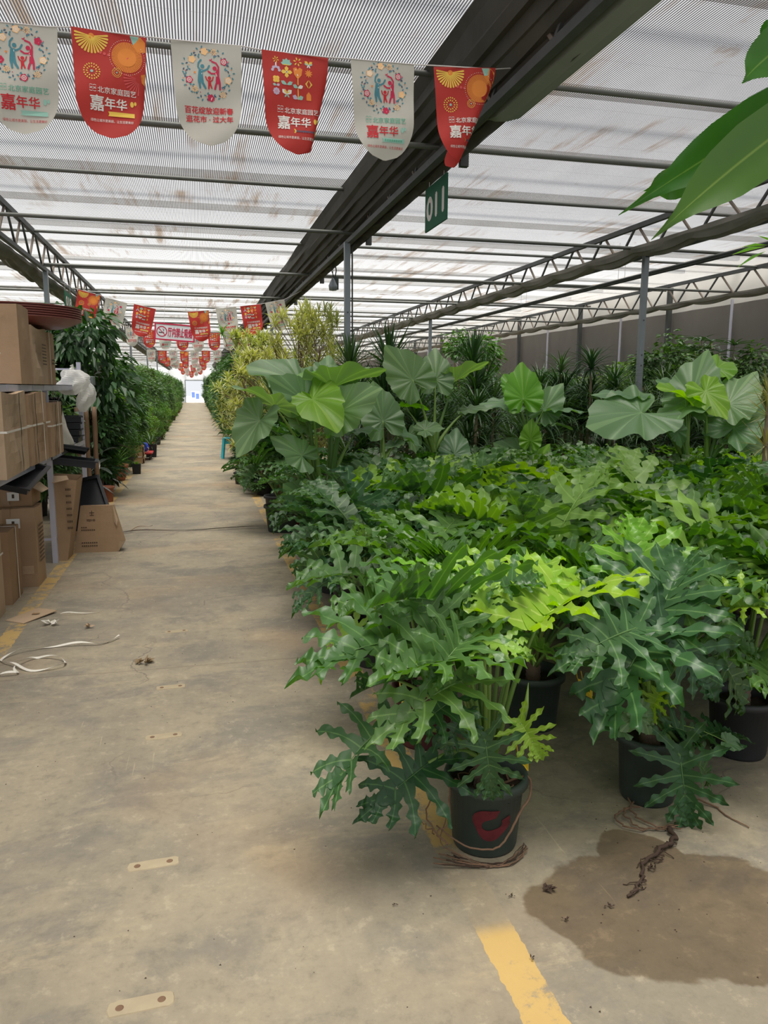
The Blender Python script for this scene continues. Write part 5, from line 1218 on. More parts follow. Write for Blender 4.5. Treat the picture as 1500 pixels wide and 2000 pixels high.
for k, (x, y, h, w) in enumerate(((-1.42, 15.2, 1.0, .55), (-1.38, 16.3, 1.05, .55), (-1.4, 19.3, 1.2, .6), (-1.42, 12.4, .9, .5))):
    bush(x, y, BM[1], h, ['low bright shrub under the bushes, just before the wooden crate', 'low shrub behind the wooden crate at the aisle edge', 'low shrub past the black square pot on the left', 'low shrub beside the rubber plant'][k], None, 990 + k, R=.12, H=.2, w=w)
BF = bush_mesh(6, 1500, .5, 2.0, .12, .03, M_FERN, 22, .2)
rr = random.Random(55); y = 20.4; k = 0
while y < 60:
    bush(-1.16 + rr.uniform(-.06, .05), y, (BF, BM[1], BF, BM[3])[k % 4], rr.uniform(.6, 1.15), 'low shrub in a small pot at the foot of the hedge left of the aisle', 'low shrubs at the foot of the left hedge', 1200 + k, R=.13, H=.22, pm=(M_TERRA, M_POT, M_MAROON)[k % 3], w=.42)
    bush(.98 + rr.uniform(-.05, .05), y + .4, (BM[1], BF, BM[0])[k % 3], rr.uniform(.6, 1.1), 'low shrub in a small pot at the foot of the bushes right of the aisle', 'low shrubs at the foot of the right hedge', 1300 + k, R=.13, H=.22, pm=(M_TERRA, M_POT, M_TERRA)[k % 3], w=.40)
    y += 1.5 + y * .03; k += 1
# rubber plant
def broad_plant(x, y, h, n, label, mat, L=.26, W=.055, potm=None, seed=1, H=.26, R=.14, name='rubber_plant', spread=.3):
    rr = random.Random(seed); r = empty(name, (x, y, 0), 0, label, 'plant'); put('pot', potmesh(R, H, potm or M_POT), r)
    b = MB(); b.tube([(0, 0, H*.6), (.03, 0, h*.5), (0, .02, h)], [.014, .011, .006], 8); b.build('stem', M_BARK, r, True)
    for i in range(n):
        t = i / n; a = i * 2.4; z = H + .05 + (h - H) * t; el = rr.uniform(-.5, .6); base = Vector((0, 0, z))
        d = Vector((math.cos(a)*math.cos(el), math.sin(a)*math.cos(el), math.sin(el))); p = base + d * rr.uniform(.06, spread)
        m = MB(); s = d.cross(Vector((0, 0, 1))).normalized(); up = s.cross(d)
        vs = []; vein = []
        for k in range(7):
            q = k / 6; w = W * math.sin(math.pi * (q * .94 + .03)) ** .8; c = p + d * (L*q) - Vector((0, 0, 1)) * (L * .35 * q * q)
            vs += [c + s*w + up*w*.3, c, c - s*w + up*w*.3]; vein += [0, 1, 0]
        m.add(vs, [(k*3 + c, k*3 + c + 3, k*3 + c + 4, k*3 + c + 1) for k in range(6) for c in (0, 1)], 0, vein); m.tube([base, p], .004, 5)
        m.build('leaf', mat, r, True)
    return r
broad_plant(-1.50, 11.9, 1.35, 24, 'rubber plant with dark purple-grey leaves beside the shelf', M_RUBBER, .30, .06, M_TERRAG, 3)
broad_plant(-1.46, 10.9, .75, 12, 'smaller rubber plant with drooping dark leaves behind the standing cartons', M_RUBBER, .28, .055, M_POT, 4)
broad_plant(-1.72, 12.9, 1.0, 22, 'yellow-green leafy plant glimpsed left of the rubber plant', M_FERN, .2, .03, M_POT, 5, name='leafy_plant')
# ------------------------------------------------------------------ pots along the left
r = empty('terracotta_bowl_plant', (-1.40, 13.9, 0), 0, 'wide terracotta pot with carved band holding a bright green strap-leaved plant', 'plant')
b = MB(); b.lathe([(0, 0), (.15, 0), (.17, .05), (.21, .22), (.225, .25), (.225, .28), (.20, .28), (.19, .2)], 36); po = b.build('pot', M_TERRA, r, True)
b = MB()
for k in range(22):
    a = 2*math.pi*k/22; b.tube([(.197*math.cos(a - .08), .197*math.sin(a - .08), .13), (.206*math.cos(a), .206*math.sin(a), .18), (.197*math.cos(a + .08), .197*math.sin(a + .08), .13)], .006, 5)
b.build('carved_band', simple('pale terracotta relief', (0.36, 0.19, 0.12), .8), po)
b = MB(); rosette(b, (0, 0, .22), 34, .42, .020, random.Random(6), 1.4, .1, (.5, 1.1), 5); b.build('strap_foliage', M_FERN, r, True)
def sqpot(x, y, w, h, mat, label, name='square_planter', leaf=None):
    r = empty(name, (x, y, 0), 0, label, 'planter')
    b = MB(); t = w * .42; t2 = w * .5
    vs = [(sx*t, sy*t, 0) for sx, sy in ((-1,-1),(1,-1),(1,1),(-1,1))] + [(sx*t2, sy*t2, h) for sx, sy in ((-1,-1),(1,-1),(1,1),(-1,1))] + [(sx*t2*.9, sy*t2*.9, h) for sx, sy in ((-1,-1),(1,-1),(1,1),(-1,1))] + [(sx*t*.95, sy*t*.95, h*.75) for sx, sy in ((-1,-1),(1,-1),(1,1),(-1,1))]
    fs = [(0, 3, 2, 1), (12, 13, 14, 15)] + [(a*4 + k, a*4 + (k+1) % 4, a*4 + 4 + (k+1) % 4, a*4 + 4 + k) for a in (0, 1, 2) for k in range(4)]
    b.add(vs, fs); b.build('box_pot', mat, r)
    b = MB(); b.box((-t2*.9, -t2*.9, h*.8), (t2*.9, t2*.9, h*.86)); b.build('soil', M_SOIL, r)
    if leaf: b = MB(); rosette(b, (0, 0, h*.8), 24, leaf, .010, random.Random(int(x*-100)), 1.4, 0, (.4, 1.2), 4); b.build('strap_foliage', M_DRAC if leaf > .2 else M_FERN, r, True)
    return r
sqpot(-1.46, 12.95, .30, .27, M_TERRAG, 'brown square planter left of the terracotta bowl')
sqpot(-1.12, 14.9, .16, .19, M_BLACK, 'small black square pot just past the terracotta bowl', leaf=.12)
sqpot(-1.05, 18.5, .26, .30, M_BLACK, 'black square pot with grassy plant past the red cart', leaf=.5)
for x, y, R, H, lb, m in ((-1.48, 11.15, .16, .26, 'round pinkish terracotta pot partly behind the flat carton', M_TERRA), (-1.27, 11.3, .10, .22, 'small terracotta pot beside the round pinkish one', M_TERRA)):
    r = empty('terracotta_pot', (x, y, 0), 0, lb, 'pot'); pot(r, R, H, m)
r = empty('wooden_crate', (-1.28, 17.0, 0), 0, 'small wooden crate at the aisle edge before the red cart', 'crate')
for z in (.02, .16, .28):
    for lo, hi in (((-.17, -.17), (.17, -.15)), ((-.17, .15), (.17, .17)), ((-.17, -.17), (-.15, .17)), ((.15, -.17), (.17, .17))):
        b = MB(); b.box((lo[0], lo[1], z), (hi[0], hi[1], z + .09)); b.build('slat', M_WOOD, r)
for sx in (-.15, .13):
    for sy in (-.15, .13): b = MB(); b.box((sx, sy, 0), (sx + .02, sy + .02, .40)); b.build('corner_post', M_WOOD, r)
r = empty('red_cart', (-1.2, 17.95, 0), 0, 'small red flat cart on wheels between the crate and black pot', 'cart')
b = MB(); b.box((-.2, -.3, .13), (.22, .3, .17)); b.build('platform', M_RED, r, bevel=.015)
for sx in (-.15, .16):
    for sy in (-.22, .22):
        b = MB(); b.tube([(sx - .015, sy, .06), (sx + .015, sy, .06)], .06, 16); b.build('wheel', M_STEELD, r, True)
b = MB(); rb = random.Random(2)
vs = []; n, m = 12, 7
for i in range(m):
    for j in range(n):
        a = 2*math.pi*j/n; q = math.pi * (i + .3) / (m - .2); R = .09 * math.sin(q) * rb.uniform(.75, 1.15); vs.append((.05 + R*math.cos(a), -.1 + R*math.sin(a), .28 - .11*math.cos(q)))
b.add(vs, [(i*n+j, i*n+(j+1) % n, (i+1)*n+(j+1) % n, (i+1)*n+j) for i in range(m-1) for j in range(n)]); tag(b.build('blue_bag', M_BLUE, loc=(-1.2, 17.95, 0)), 'crumpled bright blue bag lying on the red cart', 'bag')
for k in range(2):
    b = MB(); a0 = [(math.cos(t)*.07 - .02 + .09*k, -.2 + .04*k, .235 + math.sin(t)*.06) for t in [i*.5 for i in range(13)]]; b.tube(a0, .008, 6); tag(b.build('strap_coil', M_STRAP, loc=(-1.2, 17.95, 0)), ['left', 'right'][k] + ' loop of pale strap standing on the red cart', 'strap')
b = MB()
for k in range(5): small_leaf(b, Vector((-1.35 + .02*k, 15.6, 1.25 + .02*k)), Vector((.3*math.cos(k*2), -.5, .6 + .2*math.sin(k))).normalized(), Vector((0, -.5, .5)), .12, .02, 1.0)
tag(b.build('orange_bloom', simple('orange flower', (.8, .22, .02), .6)), 'orange-yellow flower spike in the bushes left of the aisle', 'flower')
# bamboo canes by the shelf
for k in range(4):
    b = MB(); pts = [(0, 0, .0), (0, 0, .5), (0, 0, 1.35)]; n = 9
    b.tube([(0.004*math.sin(i), 0, 1.35*i/n) for i in range(n + 1)], [.028 * (1.08 if i % 2 else 1) for i in range(n + 1)], 10)
    tag(b.build('bamboo_pole', M_BAMBOO, smooth=True, loc=(-1.47 + .065*k - (.02 if k == 2 else 0), 10.35 + .1*(k % 2), 0)), 'thick brown bamboo pole standing behind the far end of the shelf', 'pole', 'bamboo poles behind the shelf')
# turquoise stool and things on the right line
r = empty('plastic_stool', (.72, 17.9, 0), 0, 'turquoise plastic stool at the right edge of the aisle', 'stool')
b = MB(); b.box((-.14, -.14, .44), (.14, .14, .47)); b.build('seat', M_CYAN, r, bevel=.01)
for sx in (-1, 1):
    for sy in (-1, 1): b = MB(); b.bar((sx*.17, sy*.17, 0), (sx*.12, sy*.12, .45), .05, .05); b.build('leg', M_CYAN, r)
b = MB()
for s in (-1, 1): b.bar((-.14, s*.135, .36), (.14, s*.135, .36), .02, .06); b.bar((s*.135, -.14, .36), (s*.135, .14, .36), .02, .06)
b.build('stretcher', M_CYAN, r)
r = empty('thermos', (.86, 17.1, 0), 0, 'dark green flask with red top standing beside the turquoise stool', 'flask')
b = MB(); b.lathe([(0, 0), (.09, 0), (.09, .25), (.06, .30), (.05, .33), (0, .33)], 18); b.build('body', simple('bottle green', (.03, .14, .12), .35), r, True)
b = MB(); b.lathe([(.05, .33), (.055, .34), (.05, .42), (0, .43)], 14); b.build('cap', M_RED, r, True)
b = MB(); b.lathe([(0, -.0), (.1, 0), (.105, .03), (0, .03)], 18); b.build('base', M_WHITE, r, True)
r = empty('cardboard_box', (1.05, 16.5, 0), 0, 'upright pale carton behind the flask at the right aisle edge', 'box')
b = MB(); b.box((-.12, -.1, 0), (.12, .1, .62)); b.build('carton_body', M_CART[1], r); b = MB(); b.box((-.121, -.102, .28), (.121, -.1, .31)); b.build('tape', M_TAPE, r)
# white things glimpsed in the thicket
r = empty('white_box', (5.1, 9.0, .75), 0, 'white box glimpsed in the dark thicket left of the pale elephant ear trunk', 'box')
b = MB(); b.box((-.16, -.1, 0), (.16, .1, .22)); b.build('box_body', M_WHITE, r, bevel=.01); b = MB(); b.box((-.17, -.11, .20), (.17, .11, .24)); b.build('lid', M_WHITE, r, bevel=.005)
b = MB(); b.box((-.2, -.15, -.75), (.2, .15, 0)); b.build('stand', M_GREY, r)
# small fern-like plant in the middle (pinnate frond)
X = at(1205, 930, 7.9).x; r = empty('feathery_frond_plant', (X, 7.9, 0), 0, 'upright feathery frond plant in front of the right post', 'plant'); put('pot', potmesh(.13, .24, M_POT), r)
for k in range(7):
    b = MB(); rk = random.Random(k); a = k * .9; pts = [Vector((0, 0, .2)) + Vector((math.cos(a)*.35*t*t, math.sin(a)*.35*t*t, .95*t - .25*t*t*t)) for t in [i / 14 for i in range(15)]]
    b.tube(pts, .004, 5)
    for i in range(4, 15):
        for s in (-1, 1): d = (Vector((-math.sin(a)*s, math.cos(a)*s, .45))).normalized(); small_leaf(b, pts[i], d, Vector((0, 0, 1)), .12*(1.2 - i/15), .006, 1.0)
    b.build('frond', M_FERN, r)

# ------------------------------------------------------------------ foreground leaves, close to the lens, upper right
NB = Vector((.95, .78, 0))
r = empty('tall_potted_plant', NB, 0, 'tall plant whose long pointed leaves hang into the top right corner, close by', 'plant')
put('pot', potmesh(.14, .28, M_POT), r)
b = MB(); b.tube([(0, 0, .2), (.02, 0, 1.0), (-.04, -.02, 1.7), (-.14, -.06, 1.98)], [.016, .013, .010, .007], 8); b.build('stem', M_STALK, r, True)
def near_leaf(a, t, Y, Yt, W, bend, label=None, base=(-.14, -.06, 1.97), side=0.0):
    pa, pt = at(*a, Y) - NB, at(*t, Yt) - NB; d = pt - pa; L = d.length; d.normalize(); ey = toward_eye(pa + NB); s = d.cross(ey).normalized(); up = s.cross(d)
    m = MB(); vs = []; vein = []; n = 16
    for k in range(n + 1):
        q = k / n; w = W * float(np.interp(q, (0, .1, .3, .5, .64, .73, .80, .87, .94, 1), (.1, .5, .95, 1, .86, .62, .36, .18, .08, .01)))
        c = pa + d * (L*q) + s * (bend * math.sin(math.pi*q)) - up * (.03 * math.sin(math.pi*q))
        wv = .004 * math.sin(q * 15)
        vs += [c + s*w + up*(w*.25 + wv), c + s*w*.5 + up*w*.1, c, c - s*w*.5 + up*w*.1, c - s*w + up*(w*.25 - wv)]; vein += [0, .3, 1, .3, 0]
    m.add(vs, [(k*5 + c, k*5 + c + 5, k*5 + c + 6, k*5 + c + 1) for k in range(n) for c in range(4)], 0, vein)
    lf = m.build('leaf', M_NEAR, r, True)
    m = MB(); m.tube(bez(Vector(base), (Vector(base) + pa)/2 + Vector((0, 0, .02)), pa, 5), .003, 6); m.build('leaf_stalk', M_STALK, lf, True)
near_leaf((1790, 78), (1208, 420), .80, .78, .034, .006)
near_leaf((1720, 112), (1272, 468), .76, .74, .034, .006)
near_leaf((1640, 0), (1449, 162), .80, .78, .026, .004)
near_leaf((1420, 330), (1258, 372), .86, .87, .020, .0)
near_leaf((1560, 60), (1500, 90), .9, .9, .03, .0)
b = MB(); c = at(1520, 480, 2.6) - NB
b.tube([(.02, 0, 1.0), (c.x + .35, c.y * .5, 1.6), (c.x + .25, c.y, c.z - .05), c], .0022, 5)
for k, (t, Y) in enumerate((((1432, 486), 2.55), ((1440, 515), 2.6), ((1450, 475), 2.6), ((1480, 455), 2.6))):
    p = at(*t, Y) - NB; d = (p - c); small_leaf(b, c + d*.3, d.normalized(), Vector((0, -.3, 1)), d.length*.7, .008, 1.6)
b.build('side_shoot', M_FERN, r)

# ------------------------------------------------------------------ shelf rack and its boxes, left
FX = -1.28
r = empty('shelf_rack', (FX, 0, 0), 0, 'white painted steel shelf rack along the left side, holding cartons', 'shelf')
YS = [3.4, 7.36, 9.5]
for i, y in enumerate(YS):
    for x in (0.0, -.62):
        b = MB(); w = .045; zt = 1.88 if (i == 2) else 1.64
        if x == 0:
            b.box((x - w, y - .003, 0), (x, y, zt)); b.box((x - .003, y, 0), (x, y + w, zt)); b.box((x - w, y - .004, 0), (x, y - .003, zt))
        else: b.box((x, y, 0), (x + w, y + .003, zt)); b.box((x, y, 0), (x + .003, y + w, zt))
        b.build('upright', M_SHELF, r)
for z, nm in ((1.62, 'top_shelf'), (1.0, 'middle_shelf')):
    b = MB(); b.box((-.62, YS[0], z - .006), (0, YS[2], z)); b.box((-.004, YS[0], z - .055), (0, YS[2], z)); b.box((-.62, YS[0], z - .055), (-.616, YS[2], z))
    y = YS[0] + .2
    while y < YS[2] and nm == 'top_shelf': b.box((-.005, y, z - .05), (.003, y + .2, z - .005)); y += .45
    b.build(nm, M_SHELF, r)
b = MB(); b.bar((0, YS[2], 1.80), (-.62, YS[2], 1.80), .02, .02); b.bar((0, YS[1] + .02, .22), (-.6, YS[1] + .02, .22), .02, .02); b.build('cross_bar', M_SHELF, r)
def carton(lo, hi, label, mi=0, rz=0.0, tilt=0.0, straps=(), tape=True, flaps=False, marks=(), dent=.012, seed=1, slit=None, lean=0.0, group=None):
    """box with slightly crumpled walls; origin at the middle of its base"""
    sx, sy, sz = hi[0]-lo[0], hi[1]-lo[1], hi[2]-lo[2]
    r = empty('cardboard_box', ((lo[0]+hi[0])/2, (lo[1]+hi[1])/2, lo[2]), rz, label, 'box', group); r.rotation_euler = (tilt, lean, rz)
    rr = random.Random(seed); b = MB(); n = 7
    def P(u, v, w):
        x, y, z = (u-.5)*sx, (v-.5)*sy, w*sz
        e = math.sin(math.pi*u) * math.sin(math.pi*w) if v in (0, 1) else math.sin(math.pi*v) * math.sin(math.pi*w) if u in (0, 1) else 0
        k = dent * (math.sin(u*5 + seed) * math.cos(w*4 + seed*2) + .8 * math.sin(v*6 + w*5 + seed)) * e
        if v in (0, 1): y += k * (1 if v else -1) * 1.2
        if u in (0, 1): x += k * (1 if u else -1) * 1.2
        if w == 1: z += dent * .6 * math.sin(u*4 + v*5 + seed)
        return (x, y, z)
    faces = [lambda s, t: P(s, 0, t), lambda s, t: P(1, s, t), lambda s, t: P(1 - s, 1, t), lambda s, t: P(0, 1 - s, t), lambda s, t: P(s, t, 1), lambda s, t: P(s, 1 - t, 0)]
    for f in faces:
        vs = [f(i/n, j/n) for j in range(n+1) for i in range(n+1)]; b.add(vs, [(j*(n+1)+i, j*(n+1)+i+1, (j+1)*(n+1)+i+1, (j+1)*(n+1)+i) for j in range(n) for i in range(n)])
    body = b.build('carton_body', M_CART[mi], r)
    e = .004 + dent
    if tape:
        b = MB(); b.box((-.03, -sy/2 - .002 - dent*.4, sz - .14), (.03, -sy/2, sz)); b.box((-.03, -sy/2, sz + .001), (.03, sy/2, sz + .005)); b.build('tape', M_TAPE, r)
    for (ax, t) in straps:
        b = MB(); w = .007
        if ax == 'z': b.box((-sx/2 - e, -sy/2 - e, sz*t - w), (sx/2 + e, -sy/2 - e + .002, sz*t + w)); b.box((sx/2 + e - .002, -sy/2 - e, sz*t - w), (sx/2 + e, sy/2 + e, sz*t + w))
        if ax == 'y':
            yy = (t - .5) * sy; b.box((sx/2 + e - .002, yy - w, 0), (sx/2 + e, yy + w, sz + e)); b.box((-sx/2, yy - w, sz + e - .002), (sx/2 + e, yy + w, sz + e))
        if ax == 'x':
            xx = (t - .5) * sx; b.box((xx - w, -sy/2 - e, 0), (xx + w, -sy/2 - e + .002, sz + e)); b.box((xx - w, -sy/2 - e, sz + e - .002), (xx + w, sy/2, sz + e))
        b.build('strap', M_STRAP, r)
    if slit:
        b = MB(); yy = (slit - .5) * sy; pts = [(sx/2 + e, yy + .012*math.sin(k*1.7), sz*k/8) for k in range(9)]
        for k in range(8):
            a, c = pts[k], pts[k+1]; w0, w1 = .004 + .012*abs(math.sin(k*1.1)), .004 + .012*abs(math.sin((k+1)*1.1))
            b.add([(a[0], a[1]-w0, a[2]), (a[0], a[1]+w0, a[2]), (c[0], c[1]+w1, c[2]), (c[0], c[1]-w1, c[2])], [(0, 1, 2, 3)])
        b.build('open_slit', M_BLACK, r)
    if flaps:
        b = MB(); b.add([(sx/2, -sy/2, sz), (sx/2, sy/2, sz), (sx/2 + .07, sy/2 - .02, sz - .06), (sx/2 + .07, -sy/2 + .02, sz - .05)], [(0, 1, 2, 3)]); b.add([(sx/2 + .003, -sy/2, sz), (sx/2 + .003, sy/2, sz), (sx/2 + .073, sy/2 - .02, sz - .06), (sx/2 + .073, -sy/2 + .02, sz - .05)], [(3, 2, 1, 0)]); b.build('flap', M_CART[1], r)
    for mk in marks:
        kind, u0, w0, du, dw = mk[:5]
        if kind == 'label': b = MB(); b.box(((u0-.5)*sx, -sy/2 - e - .002, w0*sz), ((u0+du-.5)*sx, -sy/2 - e, (w0+dw)*sz)); b.build('paper_label', M_PAPER, r); b = MB(); b.box(((u0+du*.4-.5)*sx, -sy/2 - e - .004, (w0+dw*.3)*sz), ((u0+du*.6-.5)*sx, -sy/2 - e - .002, (w0+dw*.75)*sz)); b.build('label_print', M_INK, r)
        elif kind == 'dash':   # rows of small printed characters on the aisle side
            b = MB(); rk = random.Random(seed)
            for q in range(int(mk[5])):
                for c_ in range(5):
                    y_ = (u0 - .5 + du * c_ / 5) * sy; z_ = (w0 + dw * q / mk[5]) * sz; b.box((sx/2 + e - .001, y_, z_), (sx/2 + e, y_ + du*sy/8, z_ + dw*sz/mk[5]*.5))
            b.build('printed_marks', M_INK, r)
        elif kind == 'text': # front face text
            vs, fs = text_poly(mk[5], .02); b = MB(); b.add([((u0-.5+du*p[0])*sx, -sy/2 - e - .001, (w0+dw*p[1])*sz) for p in vs], fs); b.build('printed_lettering', M_INK, r)
    return r
# top shelf
carton((-1.80, 6.22, 1.62), (-1.255, 6.62, 2.20), 'largest plain carton at the left end of the top shelf', 0, seed=2, straps=(), dent=.008)
carton((-1.82, 6.68, 1.62), (-1.25, 7.28, 2.08), 'carton with a printed code and bulging side, middle of the top shelf', 1, seed=5, dent=.02, marks=(('dash', .45, .35, .3, .4, 7),))
carton((-1.86, 7.34, 1.62), (-1.27, 7.78, 2.08), 'carton tied with a pale strap at the far end of the cartons on top', 0, seed=7, straps=(('y', .3),), marks=(('dash', .5, .4, .3, .12, 2),))
# sack-like wrapped bundle at the frame edge
r = empty('wrapped_bundle', (-1.43, 5.60, 1.62), 0, 'rounded brown paper bundle cut off by the left photo edge on the top shelf', 'bundle')
b = MB(); n, m = 20, 12; vs = []
for i in range(m + 1):
    for j in range(n):
        a = 2*math.pi*j/n; q = i/m; R = .17 * (math.sin(math.pi*min(.97, q*.9 + .08)) ** .35) * (1 + .04*math.sin(5*a + q*6)); vs.append((R*math.cos(a), R*1.3*math.sin(a), q*.42))
b.add(vs, [(i*n+j, i*n+(j+1) % n, (i+1)*n+(j+1) % n, (i+1)*n+j) for i in range(m) for j in range(n)] + [tuple(range(n-1, -1, -1)), tuple(m*n + j for j in range(n))]); b.build('paper_wrap', M_CART[1], r, True)
b = MB(); b.tube([(.175*math.cos(t), .228*math.sin(t), .20) for t in [i*.5 for i in range(14)]], .004, 5); b.build('strap', M_STRAP, r)
# middle shelf
carton((-1.85, 5.35, 1.0), (-1.22, 6.18, 1.56), 'torn carton bound with strap at the left end of the middle shelf', 1, seed=11, straps=(('z', .55),), slit=.55, dent=.02, tape=False, rz=.03)
carton((-1.85, 6.28, 1.0), (-1.23, 6.98, 1.55), 'bundled carton with a dark slit, middle of the middle shelf', 0, seed=13, straps=(('z', .56), ('y', .62)), slit=.2, dent=.018, tape=False)
carton((-1.80, 7.06, 1.0), (-1.22, 7.66, 1.46), 'shorter carton tied both ways at the right of the middle shelf cartons', 0, seed=17, straps=(('z', .58), ('y', .55)), dent=.014, slit=.3, tape=False)
# under the shelf, on the floor
carton((-1.64, 5.97, 0), (-1.37, 6.32, .55), 'small strapped carton on the floor at the left photo edge', 2, seed=19, straps=(('y', .62),), dent=.003)
carton((-1.37, 6.36, .14), (-1.29, 6.37, .20), 'scrap of pale cardboard sticking out beside the small strapped carton', 1, tape=False, dent=.0)
carton((-1.70, 6.5, 0), (-1.285, 6.82, .64), 'tall carton with a white paper label on the floor under the shelf', 0, seed=23, marks=(('label', .50, .76, .24, .12), ('dash', .2, .3, .6, .5, 10)), dent=.008)
carton((-1.72, 6.62, .645), (-1.32, 6.98, .80), 'low carton with a white label lying on top of the tall labelled carton', 2, seed=29, marks=(('label', .55, .3, .22, .45),), dent=.006, flaps=True)
carton((-1.50, 5.62, .0), (-1.38, 5.80, .86), 'narrow strapped carton end at the very left photo edge', 1, seed=30, straps=(('z', .5),), tape=False, dent=.004)
# open tapered carton standing by the upright
r = empty('cardboard_box', (-1.20, 7.62, 0), .05, 'open-topped narrow carton standing just right of the front shelf upright', 'box')
b = MB(); lo = [(-.10, -.16, 0), (-.02, -.16, 0), (.0, .10, 0), (-.10, .10, 0)]; hi = [(-.12, -.2, .79), (.10, -.18, .75), (.13, .12, .77), (-.12, .12, .79)]
b.add(lo + hi, [(0, 3, 2, 1), (0, 1, 5, 4), (1, 2, 6, 5), (2, 3, 7, 6), (3, 0, 4, 7)]); b.add([(x*.96, y*.96, z) for x, y, z in hi] + [(x*.9, y*.9, .3) for x, y, z in lo], [(0, 1, 5, 4), (1, 2, 6, 5), (2, 3, 7, 6), (3, 0, 4, 7)])
b.build('carton_body', M_CART[0], r)
b = MB(); b.add([(-.12, -.2, .80), (.02, -.2, .80), (.04, -.26, .77), (-.10, -.27, .74)], [(0, 1, 2, 3)]); b.build('flap', M_CART[1], r)
b = MB()
for q in range(7):
    for c_ in range(4): b.box((.0 + .012*c_, -.180 - .003*q, .30 + q*.06), (.007 + .012*c_, -.176 - .003*q, .32 + q*.06))
b.build('printed_marks', M_INK, r)
# trapezoid flattened carton leaning
r = empty('cardboard_box', (-1.03, 7.78, 0), -.08, 'squat flattened carton with printed letters leaning at the aisle edge', 'box'); r.rotation_euler = (math.radians(-6), 0, -.05)
b = MB(); f = [(-.17, 0, 0), (.24, 0, 0), (.30, 0, .10), (.20, 0, .46), (-.10, 0, .46)]; bk = [(x*.97, .14, z) for x, y, z in f]
b.add(f + bk, [(0, 1, 2, 3, 4), (9, 8, 7, 6, 5)] + [(k, 5 + k, 5 + (k+1) % 5, (k+1) % 5) for k in range(5)]); b.build('carton_body', M_CART[0], r)
b = MB(); b.add([(.20, -.004, .46), (.205, -.006, .30), (.235, -.02, .25), (.245, -.004, .32)], [(0, 1, 2, 3)]); b.add([(.24, -.004, 0), (.30, -.004, .10), (.255, -.02, .11), (.235, -.015, .03)], [(0, 1, 2, 3)]); b.build('torn_edge', M_CART[1], r)
for txt, x, z, w, h in (('士', -.02, .36, .045, .05), ('ISHI', -.045, .305, .075, .022), ('（家用', -.06, .235, .06, .02)):
    if txt.startswith('（'): continue
    vs, fs = text_poly(txt, .02); b = MB(); b.add([(x + w*p[0], -.003, z + h*p[1]) for p in vs], fs); b.build('printed_lettering', M_INK, r)
b = MB()
for z, n_ in ((.215, 7), (.24, 3), (.09, 8), (.06, 8)):
    for k in range(n_): b.box((-.10 + k*.019, -.003, z), (-.088 + k*.019, -.001, z + .011))
b.build('printed_marks', M_INK, r)
# slim cartons behind it
carton((-1.42, 8.75, 0), (-1.27, 9.0, .62), 'slim upright carton behind the black frames, taller one', 0, seed=31, dent=.006, tape=False)
carton((-1.26, 8.6, 0), (-1.16, 8.8, .50), 'slim pale carton end right behind the black frames', 1, seed=33, dent=.006, tape=False)
# black trays and frames
def tray(loc, rot, w, d, h, label, mat=M_BLACK, rim=True):
    r = empty('black_tray', loc, 0, label, 'tray'); r.rotation_euler = rot
    b = MB(); t = .012
    b.box((-w/2, -d/2, 0), (w/2, d/2, t)); b.box((-w/2, -d/2, t), (w/2, -d/2 + t, h)); b.box((-w/2, d/2 - t, t), (w/2, d/2, h)); b.box((-w/2, -d/2 + t, t), (-w/2 + t, d/2 - t, h)); b.box((w/2 - t, -d/2 + t, t), (w/2, d/2 - t, h)); b.build('tray_body', mat, r)
    b = MB(); q = .02
    for lo, hi in (((-w/2 - q, -d/2 - q), (w/2 + q, -d/2)), ((-w/2 - q, d/2), (w/2 + q, d/2 + q)), ((-w/2 - q, -d/2), (-w/2, d/2)), ((w/2, -d/2), (w/2 + q, d/2))): b.box((lo[0], lo[1], h - .012), (hi[0], hi[1], h))
    b.build('rim', mat, r); return r
tray((-1.45, 6.3, .93), (math.radians(8), math.radians(14), 0), .5, .7, .05, 'flat black tray on edge under the left part of the middle shelf')
tray((-1.25, 8.1, .84), (math.radians(-3), math.radians(8), .1), .5, .75, .07, 'wide black tray resting level on the open carton under the shelf')
tray((-1.30, 8.2, .97), (math.radians(-8), math.radians(10), .15), .4, .6, .04, 'black lid-like tray sloping on top of the wide black tray')
tray((-1.12, 8.2, .42), (math.radians(60), math.radians(-10), .3), .36, .5, .05, 'black frame leaning behind the squat carton, showing a grey inner edge')
# nested nursery pots and white sack, black boxes at the far end of the middle shelf
for k in range(5):
    r = empty('nursery_pot', (-1.62 + .04*k, 8.15 + .01*k, 1.40), 0, 'black pot in the nested stack lying on the middle shelf behind the cartons', 'pot', 'nested black pots on the middle shelf'); r.rotation_euler = (0, math.radians(90), 0)
    b = MB(); b.lathe([(.075, 0), (.085, .13), (.1, .13), (.1, .15), (.09, .15)], 24); b.build('pot_wall', M_BLACK, r, True)
r = empty('white_sack', (-1.36, 8.30, 1.0), 0, 'dirty white sack slumped on the middle shelf right of the tied cartons', 'sack')
b = MB(); n, m = 18, 12; vs = []
for i in range(m + 1):
    for j in range(n): a = 2*math.pi*j/n; q = i/m; R = .13 * (1 - .55*q**1.5) * (1 + .08*math.sin(3*a + q*8) + .05*math.sin(7*a - q*5)); vs.append((R*math.cos(a) - .03*q, R*1.2*math.sin(a), q*.40))
b.add(vs, [(i*n+j, i*n+(j+1) % n, (i+1)*n+(j+1) % n, (i+1)*n+j) for i in range(m) for j in range(n)] + [tuple(range(n-1, -1, -1)), tuple(m*n + j for j in range(n))]); b.build('sack_body', M_SACK, r, True)
b = MB(); b.tube([(-.03, 0, .38), (-.02, 0, .43), (.02, -.02, .46)], [.05, .03, .045], 9); b.build('tied_neck', M_SACK, r, True)
